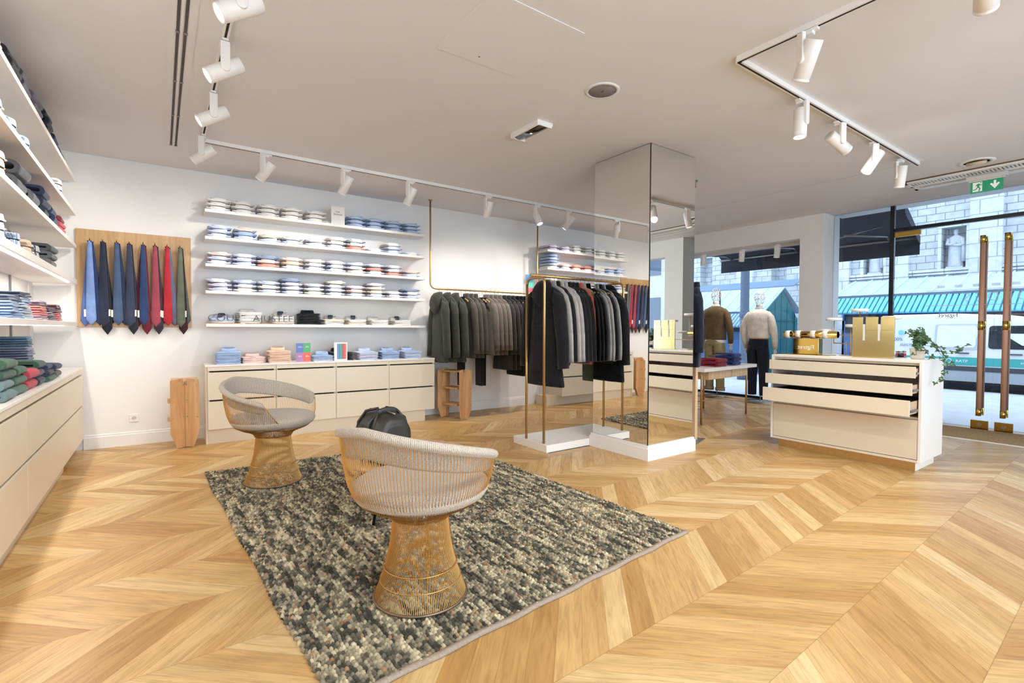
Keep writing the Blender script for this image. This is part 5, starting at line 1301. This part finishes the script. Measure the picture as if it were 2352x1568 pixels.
# ================================================================ mannequins
PLINTH = struct('trim_2', MB().box(8.46, 8.765, 3.77, 6.39, 0, .03), SHELFW)
SKINM = plain('mannequin_ivory', 'E6DCD0', .5, var=.02)
HEADW = plain('head_wire', 'EFE2D2', .35, .3)
def mannequin(label, loc, rz, top_hex, trouser_hex, tuck, shirt_hex=None, cuffed=False, size=1.0):
    """faces +y locally"""
    m = thing('mannequin', label, 'mannequin', loc, rz, 'mannequins in the display window', M=Matrix.Scale(size, 4))
    part(m, 'base_plate', MB().lathe([(.17, 0), (.17, .008), (.01, .010)], 36), plain('base_glass', 'C4CCD2', .15, .6))
    part(m, 'support_rod', MB().tube([(.08, -.06, .008), (.08, -.06, .5)], .008, 8), BRASS)
    T = cloth(trouser_hex)
    # trousers: two legs joined at the hips
    tr = MB()
    for s in (-1, 1):
        tr.rings([noise_ring(hx, hy, 22, z, 2.2, random.Random(4), .012, ph=z * 5, k=3, cx=s * cx_, cy=cy_) for z, hx, hy, cx_, cy_ in ((.10, .062, .078, .105, .0), (.12, .064, .08, .105, 0), (.45, .070, .082, .10, -.005), (.62, .082, .095, .098, .005), (.80, .094, .108, .092, -.005), (.90, .092, .115, .082, -.012), (.965, .085, .12, .078, -.012))])
    tr.rings([noise_ring(hx, hy, 30, z, 2.3, random.Random(5), .006, k=3, cy=cy_) for z, hx, hy, cy_ in ((.90, .170, .112, -.012), (.96, .172, .122, -.014), (1.04, .160, .116, -.008), (1.105, .150, .108, 0))])
    tp = part(m, 'trousers', tr, T)
    if cuffed:
        cu = MB()
        for s in (-1, 1): cu.lathe([(.066, .10), (.082, .10), (.082, .16), (.070, .16)], 20, c=(s * .105, 0, 0))
        part(tp, 'cuff', cu, cloth(trouser_hex, var=.2))
    z0 = 1.09 if tuck else 1.0
    if tuck:
        bl = part(m, 'belt', MB().rings([noise_ring(hx, hy, 30, z, 2.3, random.Random(5), 0, k=3) for z, hx, hy in ((1.075, .158, .114), (1.078, .162, .118), (1.112, .156, .113), (1.115, .15, .108))]), plain('tan_leather', 'A8703C', .5))
    # torso garment
    rs = []
    for z, hx, hy, cy_ in ((z0, .165 if tuck else .185, .118 if tuck else .13, 0), (z0 + .03, .178 if tuck else .19, .13, 0), (1.2, .178, .128, .0), (1.32, .195, .132, -.004), (1.42, .21, .132, -.008), (1.50, .205, .118, -.012), (1.555, .165, .092, -.012), (1.585, .105, .072, -.005), (1.60, .066, .062, 0)):
        rs.append(noise_ring(hx, hy, 34, z, 2.4, random.Random(8), .012, ph=z * 6, k=4, cy=cy_))
    bt = part(m, 'pullover', MB().rings(rs), cloth(top_hex))
    for s in (-1, 1):
        path = [(s * .150, -.012, 1.525), (s * .205, -.012, 1.45), (s * .262, -.02, 1.28), (s * .275, -.005, 1.18), (s * .268, .03, 1.05), (s * .255, .06, .945)]
        part(m, 'sleeve', MB().tube(path, [.050, .066, .060, .055, .050, .042], 18), cloth(top_hex))
        if shirt_hex: part(m, 'shirt_cuff', MB().tube([(s * .256, .058, .955), (s * .252, .068, .915)], [.041, .038], 16), cloth(shirt_hex))
        # hand with five fingers
        hd = MB(); w0 = Vector((s * .252, .068, .915)); dn = Vector((-s * .06, .10, -1)).normalized(); sd = Vector((0, 1, .1)).normalized(); nr = Vector((s, 0, 0))
        hd.rings([[w0 + dn * l + sd * (a * math.cos(t_)) + nr * (b_ * math.sin(t_)) for t_ in [2 * PI * j / 12 for j in range(12)]] for l, a, b_ in ((-.02, .026, .02), (.02, .030, .017), (.06, .040, .015), (.09, .038, .013))])
        for q, (o_, ln) in enumerate(((-.028, .062), (-.010, .074), (.009, .070), (.027, .055))):
            p0 = w0 + dn * .085 + sd * o_; p1 = p0 + dn * ln * .5 - nr * .006; p2 = p0 + dn * ln - nr * .022
            hd.tube([p0, p1, p2], [.0085, .008, .006], 8)
        p0 = w0 + dn * .03 + sd * .026; hd.tube([p0, p0 + dn * .03 + sd * .024, p0 + dn * .065 + sd * .026 - nr * .01], [.010, .009, .007], 8)
        part(m, 'hand', hd, SKINM)
    if shirt_hex:
        part(m, 'shirt_collar', MB().rings([noise_ring(a, b_, 24, z, 2.1, random.Random(2), .01, k=3, cy=.0) for z, a, b_ in ((1.585, .078, .07), (1.60, .072, .066), (1.632, .062, .06), (1.632, .056, .054), (1.60, .056, .054))], cap0=False, cap1=False), cloth(shirt_hex))
        if not tuck: part(m, 'shirt_hem', MB().rings([noise_ring(a, b_, 34, z, 2.4, random.Random(8), .02, ph=z * 30, k=3) for z, a, b_ in ((.945, .176, .122), (.95, .183, .13), (1.03, .180, .126))]), cloth(shirt_hex))
    part(m, 'neck', MB().rings([noise_ring(a, a, 20, z, 2, random.Random(1), 0, cy=.004) for z, a in ((1.58, .056), (1.64, .052), (1.68, .054))]), SKINM)
    hw = MB(); rr_ = random.Random(17)
    def hp(az, el):
        return Vector((.078 * math.cos(el) * math.cos(az), .012 + .098 * math.cos(el) * math.sin(az), 1.80 + .125 * math.sin(el) * (1 if math.sin(el) > 0 else 1.05)))
    for k in range(6):
        tl, ph = rr_.uniform(-.9, .9), rr_.uniform(0, PI)
        hw.tube([hp(a, math.atan(math.tan(tl) * math.sin(a + ph))) for a in np.linspace(0, 2 * PI, 37)[:-1]], .0028, 6, closed=True)
    for k in range(5):
        a0 = k * PI / 5; hw.tube([hp(a0 if math.cos(e) >= 0 else a0 + PI, math.asin(max(-1, min(1, math.sin(e))))) for e in np.linspace(0, 2 * PI, 37)[:-1]], .0028, 6, closed=True)
    for e in (-.8, -.2, .5): hw.tube([hp(a, e) for a in np.linspace(0, 2 * PI, 33)[:-1]], .003, 6, closed=True)
    part(m, 'wire_head', hw, HEADW)
    return m
mannequin('mannequin with wire head in white pullover, tan belt and navy trousers', (8.52, 4.545, .032), rad(-92), 'EFE6DA', '1F2230', True, 'B9C4D6')
mannequin('mannequin with wire head in brown pullover over white shirt and khaki trousers', (8.50, 5.36, .032), rad(-88), '6A563E', '9A8A66', False, 'EDEDEB', True, 1.05)
hb = thing('handbag', 'small blue handbag hanging from the hand of the brown clad mannequin', 'bag', (8.60, 5.105, .70), rad(10))
part(hb, 'body', MB().rings([sell(.07, .04, 18, 4, z=z) for z in (0, .005, .10, .12)]), plain('navy_leather', '26345C', .5)); part(hb, 'strap', MB().tube([(-.05, 0, .115), (-.04, 0, .2), (0, 0, .235), (.04, 0, .2), (.05, 0, .115)], .005, 8), plain('navy_leather', '26345C', .5))
# ================================================================ the street outside
def ashlar(name, c1, c2, mort, bw, bh, rough=.85, rotx=True):
    m, t, b = base_mat(name)
    g = t.add('ShaderNodeNewGeometry'); sp = t.add('ShaderNodeSeparateXYZ'); t.link(g.outputs['Position'], sp.inputs[0])
    cb = t.add('ShaderNodeCombineXYZ'); t.link(sp.outputs[1 if rotx else 0], cb.inputs[0]); t.link(sp.outputs[2], cb.inputs[1])
    br = t.add('ShaderNodeTexBrick', ins={'Scale': 1.0, 'Mortar Size': .012, 'Brick Width': bw, 'Row Height': bh, 'Bias': -.2}); br.inputs['Color1'].default_value = lin(c1); br.inputs['Color2'].default_value = lin(c2); br.inputs['Mortar'].default_value = lin(mort)
    t.link(cb.outputs[0], br.inputs['Vector'])
    nz = t.add('ShaderNodeTexNoise', ins={'Scale': 5.0, 'Detail': 6.0}); t.link(g.outputs['Position'], nz.inputs['Vector'])
    mx = t.add('ShaderNodeMixRGB', blend_type='MULTIPLY'); mx.inputs[0].default_value = .8; t.link(br.outputs[0], mx.inputs[1]); t.link(t.ramp(nz.outputs['Fac'], [(.3, (.78, .79, .8)), (.7, (1.08, 1.08, 1.08))]), mx.inputs[2])
    t.link(mx.outputs[0], b.inputs['Base Color']); b.inputs['Roughness'].default_value = rough
    bp = t.add('ShaderNodeBump', ins={'Strength': .6, 'Distance': .02}); t.link(br.outputs['Fac'], bp.inputs['Height']); bp.invert = True; t.link(bp.outputs[0], b.inputs['Normal'])
    return m
ASPH = plain('asphalt', '8E929A', .9, var=.12, scale=40, bump=.3, bscale=150)
PAVE = plain('pale_pavement', 'C8CCD2', .8, var=.08, scale=3, bump=.15, bscale=60)
struct('street_pavement', MB().box(8.80, 13.9, -3.1, 22, -.10, -.012), PAVE)
struct('street_kerb', MB().box(13.9, 14.1, -8, 22, -.14, -.012), plain('granite_kerb', 'A2A8B0', .8, var=.1), bev=.01)
struct('street_road', MB().box(14.1, 17.6, -8, 22, -.2, -.13), ASPH)
struct('street_pavement.001', MB().box(17.6, 26, -8, 22, -.2, -.05), PAVE)
struct('street_sill', MB().box(8.70, 8.82, -8, 8, -.06, -.002), STEEL)
# facade of our own building above the windows (outside)
struct('wall_outside', MB().box(8.82, 8.86, 3.42, 6.6, 2.80, 4.2).box(8.64, 8.86, -3, 3.42, H + .02, 4.2), plain('dark_facade', '2B303B', .6))

# awning
NV = plain('navy_canvas', '3A4254', .85, var=.04, scale=3)
aw = thing('awning', 'dark blue shop awning with hanging valance outside the windows', 'awning', (0, 0, 0))
ya, yb = 2.62, 5.95
part(aw, 'canopy', MB().prism([(8.88, 3.20), (8.88, 3.18), (9.62, 2.72), (9.62, 2.74)], 1, ya, yb), NV)
part(aw, 'valance', MB().box(9.612, 9.624, ya, yb, 2.45, 2.74), NV)
part(aw, 'side_flap', MB().prism([(8.88, 3.18), (9.62, 2.72), (9.62, 2.60), (8.95, 2.98)], 1, ya - .006, ya), NV)
part(aw, 'front_bar', MB().tube([(9.60, ya, 2.71), (9.60, yb, 2.71)], .025, 10), STEEL)
for y in (2.9, 4.3, 5.6):
    part(aw, 'folding_arm', MB().tube([(8.90, y + .5, 2.78), (9.3, y + .05, 2.74), (9.58, y + .1, 2.70)], .018, 8), STEEL); part(aw, 'folding_arm', MB().tube([(8.90, y + .55, 2.75), (9.55, y - .1, 3.0)], .012, 8), STEEL) if y < 3 else None
part(aw, 'cassette', MB().box(8.86, 8.98, ya, yb, 3.12, 3.26), NV)

# white van
VANW = plain('van_white', 'E9ECEF', .3, coat=.5, var=.01)
vn = thing('van', 'white delivery van with a turquoise side band parked beyond the glass doors', 'van', (14.35, 0, 0))
out = [(4.72, .22), (4.74, .9), (4.66, 1.50), (4.52, 1.60), (3.3, 1.615), (2.4, 1.56), (1.85, 1.45), (1.25, 1.02), (.55, .90), (.42, .72), (.40, .22)]
rs = []
for x, k in ((0.0, .0), (.03, .0), (.10, .04), (1.55, .04), (1.62, 0), (1.65, 0)):
    rs.append([(x if z < 1.0 else x + (.10 * (z - 1.0) / .6 if x < .5 else -.10 * (z - 1) / .6), y, z + (k if z > 1.3 else 0)) for y, z in out])
part(vn, 'body', MB().rings(rs, smooth=False), VANW, bev=.03)
def vp_(name, y0, y1, z0, z1, m, th=.006, par=None, r=.06):
    pts = []
    for cx_, cz_, a0 in ((y1 - r, z1 - r, 0), (y0 + r, z1 - r, 90), (y0 + r, z0 + r, 180), (y1 - r, z0 + r, 270)):
        for a in np.linspace(a0, a0 + 90, 5): pts.append((cx_ + r * math.cos(rad(a)), cz_ + r * math.sin(rad(a))))
    mb = MB(); xo = lambda z: (.10 * (z - 1.0) / .6 if z > 1 else 0)
    n = len(pts)
    mb.add([(xo(z) - th, y, z) for y, z in pts] + [(xo(z) + .004, y, z) for y, z in pts], [tuple(range(n))] + [(i, (i + 1) % n, n + (i + 1) % n, n + i) for i in range(n)])
    return part(par or vn, name, mb, m)
vp_('side_panel', 2.86, 3.60, .86, 1.42, plain('van_seam', 'C4CAD2', .4), .004)
vp_('blank_window', 2.90, 3.56, .90, 1.385, VANW, .009)
vp_('window', 1.62, 2.70, .885, 1.375, plain('van_glass', '2A3442', .08, .3), .006)
vp_('side_band', .45, 4.72, .51, .685, plain('turquoise_band', '3FA9A8', .4), .005, r=.01)
part(vn, 'rub_strip', MB().box(-.02, .01, .42, 4.72, .39, .49), plain('rubber_dark', '3A4048', .7), bev=.006)
part(vn, 'sill_panel', MB().box(-.004, .01, .45, 4.70, .16, .385), plain('van_grey', 'A8B0BA', .5))
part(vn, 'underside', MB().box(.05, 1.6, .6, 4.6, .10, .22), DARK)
for y in (3.10, 2.28): part(vn, 'door_handle', MB().box(-.03, .0, y - .10, y + .10, .765, .79), plain('rubber_dark', '3A4048', .7), bev=.006)
for y in (1.15, 3.95):
    wh = part(vn, 'wheel', MB().tube([(.0, y, .19), (.22, y, .19)], .30, 28), plain('tyre', '1E1F22', .8)); part(wh, 'hubcap', MB().tube([(-.008, y, .19), (.02, y, .19)], .17, 20), STEEL)
    wh2 = part(vn, 'wheel', MB().tube([(1.42, y, .19), (1.64, y, .19)], .30, 28), plain('tyre', '1E1F22', .8))
for txt, y, z, s, m in (('RATP', 3.12, .60, .085, plain('ink_white', 'F6F6F6', .6)), ('100%', 4.30, 1.06, .10, plain('ink_blue', '3E5C9A', .6)), ('\u00c9LECTRIQUE', 4.02, .93, .075, plain('ink_blue', '3E5C9A', .6)), ('EN COMMUN', 2.05, .60, .05, plain('ink_white', 'F6F6F6', .6))):
    part(vn, 'lettering', text_mb(txt, s, .001).xf(Matrix.Translation((-.007 + (.10 * (z - 1) / .6 if z > 1 else 0), y, z)) @ TX), m)
part(vn, 'emblem', MB().tube([(-.007, 3.34 + .045 * math.cos(a), .60 + .05 * math.sin(a)) for a in np.linspace(0, 2 * PI, 25)[:-1]], .007, 6, closed=True), plain('ink_white', 'F6F6F6', .6))
part(vn, 'red_flash', MB().prism([(2.02, .69), (1.84, .78), (1.5, .80), (1.5, .69)], 0, -.006, -.002), plain('flash_red', 'D0354A', .5))
part(vn, 'dot', MB().tube([(-.005, 4.22, 1.22), (.0, 4.22, 1.22)], .06, 20), plain('dot_cyan', '8FD8E8', .5))

# market stalls
TEAL = plain('teal_slats', '6FC3DC', .6, var=.04); ROOFB = plain('zinc_roof', 'BED6E2', .5, var=.04, scale=2); BLUEP = plain('stall_blue', '4C79B4', .6, var=.05)
def stall(label, y0, y1, x=15.9, slat=TEAL, dz=0, gable=None):
    s = thing('market_stall', label, 'market stall', (x, 0, 0), 0, 'market stalls across the street')
    part(s, 'front', MB().box(.35, .4, y0, y1, -.13, 1.55), BLUEP); part(s, 'back_wall', MB().box(2.1, 2.15, y0, y1, -.13, 1.9), BLUEP)
    part(s, 'end_wall', MB().prism([(.30, -.13), (2.3, -.13), (2.36, 2.0 + dz), (1.25, 2.66), (.0, 2.16 + dz), (.30, 2.0 + dz)], 1, y0, y0 + .05), gable or BLUEP); part(s, 'end_wall', MB().box(.35, 2.15, y1 - .05, y1, -.13, 2.0), BLUEP)
    part(s, 'roof', MB().prism([(-.05, 2.235 + dz), (1.25, 2.72), (2.5, 2.25 + dz), (2.5, 2.21 + dz), (1.25, 2.68), (-.05, 2.2 + dz)], 1, y0 - .1, y1 + .1), ROOFB)
    sm = MB(); n = int((y1 - y0) / .42)
    for k in range(n + 1):
        y = y0 + k * (y1 - y0) / n; sm.prism([(-.06, 2.235 + dz), (1.25, 2.725), (1.25, 2.76), (-.06, 2.27 + dz)], 1, y - .014, y + .014)
    part(s, 'seams', sm, plain('seam_pale', 'D4ECF4', .5))
    part(s, 'fascia', MB().box(-.07, -.04, y0 - .1, y1 + .1, 2.17 + dz, 2.235 + dz), plain('fascia_dark', '5A6A80', .6))
    aw_ = MB(); nn = int((y1 - y0) / .115)
    for k in range(nn):
        y = y0 + k * (y1 - y0) / nn; aw_.prism([(-.06, 2.18 + dz), (-.62, 1.75 + dz), (-.60, 1.72 + dz), (-.03, 2.16 + dz)], 1, y, y + .082)
    part(s, 'slatted_awning', aw_, slat)
    part(s, 'awning_back', MB().prism([(-.03, 2.15 + dz), (-.59, 1.72 + dz), (-.57, 1.70 + dz), (-.0, 2.12 + dz)], 1, y0, y1), plain('teal_deep', '4596B4', .6))
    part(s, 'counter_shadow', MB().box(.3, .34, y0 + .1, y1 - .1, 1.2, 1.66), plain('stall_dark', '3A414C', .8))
    if gable:
        for k in range(5): part(s, 'batten', MB().box(.4 + k * .4, .42 + k * .4, y0 - .012, y0, -.1, 1.9 + min(k, 4 - k) * .3), plain('kiosk_batten', '256A72', .6))
        part(s, 'batten', MB().box(.3, 2.3, y0 - .014, y0, 1.55, 1.60), plain('kiosk_batten', '256A72', .6))
    return s
stall('turquoise market stall with zinc roof behind the white van', -3.2, 6.2)
TEALW = plain('kiosk_teal', '2F7F86', .6, var=.06, scale=3)
stall('market stall with teal gable end and striped shutter behind the mannequins', 8.3, 15.0, x=15.75, slat=plain('blue_slats', 'A4C4DC', .6), dz=-.36, gable=TEALW)
sc2 = thing('market_canopy', 'grey curved canvas canopy over the stalls seen through the display window', 'canopy', (13.6, 0, 0))
part(sc2, 'canvas', MB().prism([(x_, 2.30 + .40 * math.cos((x_ - 1.0) * 1.1)) for x_ in np.linspace(-.1, 1.0, 10)] + [(x_, 2.27 + .40 * math.cos((x_ - 1.0) * 1.1)) for x_ in np.linspace(1.0, -.1, 10)], 1, 6.3, 12.5), plain('canvas_grey', '748DAA', .8))
for y in (9.0, 12.3): part(sc2, 'post', MB().tube([(.9, y, -.13), (.9, y, 2.62)], .03, 10), STEEL)
lp_ = thing('lamp_post', 'grey iron lamp post on the pavement seen between the two mannequins', 'lamp post', (12.3, 6.94, -.012))
part(lp_, 'column', MB().lathe([(.16, 0), (.16, .3), (.115, .36), (.105, 2.6), (.10, 3.4), (.085, 4.6)], 20), plain('iron_grey', '55667C', .6)); part(lp_, 'collar', MB().lathe([(.115, 1.6), (.125, 1.63), (.125, 1.70), (.115, 1.73)], 20), plain('iron_grey', '55667C', .6))
part(lp_, 'lantern', MB().lathe([(.10, 4.6), (.2, 4.7), (.22, 5.1), (.05, 5.3)], 12), plain('iron_grey', '55667C', .6))

# stone church wall with niches
STONE = ashlar('church_stone', 'C6CCD2', 'DADDE0', '8E98A6', .46, .215)
STONEP = ashlar('church_pilaster', 'DCE0E4', 'E6E8EA', 'A8B0BC', .8, .43)
def chwall(x, ya, yb, z0, z1): return MB().box(x, x + .6, ya, yb, z0, z1)
cw = MB()
nich = [(4.31, 4.90), (6.42, 7.0), (9.6, 10.2), (12.8, 13.4)]
ys = [-6] + [v for n_ in nich for v in n_] + [30]
for a_, b_ in zip(ys[0::2], ys[1::2]): cw.box(20, 20.7, a_, b_, -.1, 11)
for a_, b_ in nich: cw.box(20, 20.7, a_, b_, -.1, 3.20).box(20, 20.7, a_, b_, 4.47, 11).box(20.42, 20.7, a_, b_, 3.2, 4.47)
struct('church_wall', cw, STONE)
pm = MB()
for a_, b_ in ((5.70, 6.05), (3.50, 4.22), (7.4, 7.8), (8.6, 9.0), (10.9, 11.6), (1.0, 1.7)): pm.box(19.86, 20.0, a_, b_, -.1, 11)
struct('church_wall.001', pm, STONEP)
pm = MB().box(19.93, 20.0, -6, 30, 3.03, 3.09).box(19.90, 20.0, -6, 30, 3.12, 3.20)
struct('church_wall.002', pm, STONEP)
for a_, b_ in nich[:2]:
    f = MB().box(19.95, 20.0, a_ - .08, a_, 3.2, 4.47).box(19.95, 20.0, b_, b_ + .08, 3.2, 4.47).box(19.93, 20.0, a_ - .10, b_ + .10, 4.47, 4.56)
    struct('church_niche_frame', f, STONEP)
STAT = plain('statue_stone', 'C9CED6', .85, var=.08, scale=12, bump=.4, bscale=60)
def statue(label, y):
    s = thing('statue', label, 'statue', (20.2, y, 3.202), 0, 'stone statues in the church niches')
    part(s, 'plinth', MB().box(-.14, .14, -.2, .2, 0, .06), STAT)
    rs = []
    for z, a, b_, cy_ in ((.06, .15, .19, 0), (.12, .14, .18, 0), (.4, .12, .165, .01), (.62, .115, .16, .01), (.78, .11, .17, 0), (.92, .105, .18, 0), (.985, .08, .15, 0), (1.02, .05, .07, 0), (1.05, .045, .045, 0), (1.075, .06, .055, 0), (1.13, .072, .062, 0), (1.19, .062, .056, 0), (1.215, .02, .02, 0)):
        rs.append(noise_ring(a, b_, 36, z, 2.1, random.Random(3), .05 if z < .9 else .01, ph=z * 4, k=7, cy=cy_))
    part(s, 'robe', MB().rings(rs), STAT)
    part(s, 'arm', MB().tube([(-.03, .17, .93), (-.10, .19, .76), (-.14, .08, .74), (-.14, -.04, .80)], [.05, .05, .042, .03], 12), STAT)
    part(s, 'arm', MB().tube([(-.03, -.17, .93), (-.10, -.19, .72), (-.13, -.06, .70), (-.13, .06, .74)], [.05, .05, .042, .03], 12), STAT)
    part(s, 'cloak', MB().rings([noise_ring(.06, .05, 16, z, 2.1, random.Random(5), .08, k=3, cx=-.05, cy=c_) for z, c_ in ((.2, -.20), (.5, -.2), (.8, -.19), (.95, -.14))]), STAT)
    return s
statue('stone statue of a robed figure in the niche above the white van', 4.60)
statue('stone statue partly hidden under the awning edge in the next niche', 6.71)

# bare tree
tr_ = random.Random(9); tb_ = MB()
def branch(p, d, ln, r, lv):
    q = p + d * ln; tb_.tube([p, p.lerp(q, .5) + Vector((tr_.uniform(-.05, .05), tr_.uniform(-.05, .05), 0)) * ln, q], [r, r * .85, r * .65], 7)
    if lv == 0: return
    for k in range(3 if lv < 4 else 2):
        nd = (d + Vector((tr_.uniform(-.7, .7), tr_.uniform(-.9, .9), tr_.uniform(-.15, .6)))).normalized(); branch(q, nd, ln * tr_.uniform(.6, .8), r * .6, lv - 1)
tr = thing('bare_tree', 'dark leafless tree on the far pavement at the picture edge', 'tree', (19.0, .35, -.05))
branch(Vector((0, 0, 0)), Vector((0, .03, 1)), 3.2, .13, 4)
part(tr, 'trunk', tb_, plain('bark', '5A6678', .9))
# building opposite seen in the mirror
ob = thing('apartment_house', 'pale apartment house far down the street beyond the market', 'building', (22, -14, 0))
part(ob, 'facade', MB().box(0, .5, -10, 7.8, 0, 9), plain('pale_stucco', 'D5D2CA', .8))
for i in range(6):
    for j in range(4):
        wv = part(ob, 'window', MB().box(-.03, .0, -8 + i * 2.5, -6.9 + i * 2.5, 1.0 + j * 3.2, 3.0 + j * 3.2), plain('house_window', '5E6E84', .2, .2))
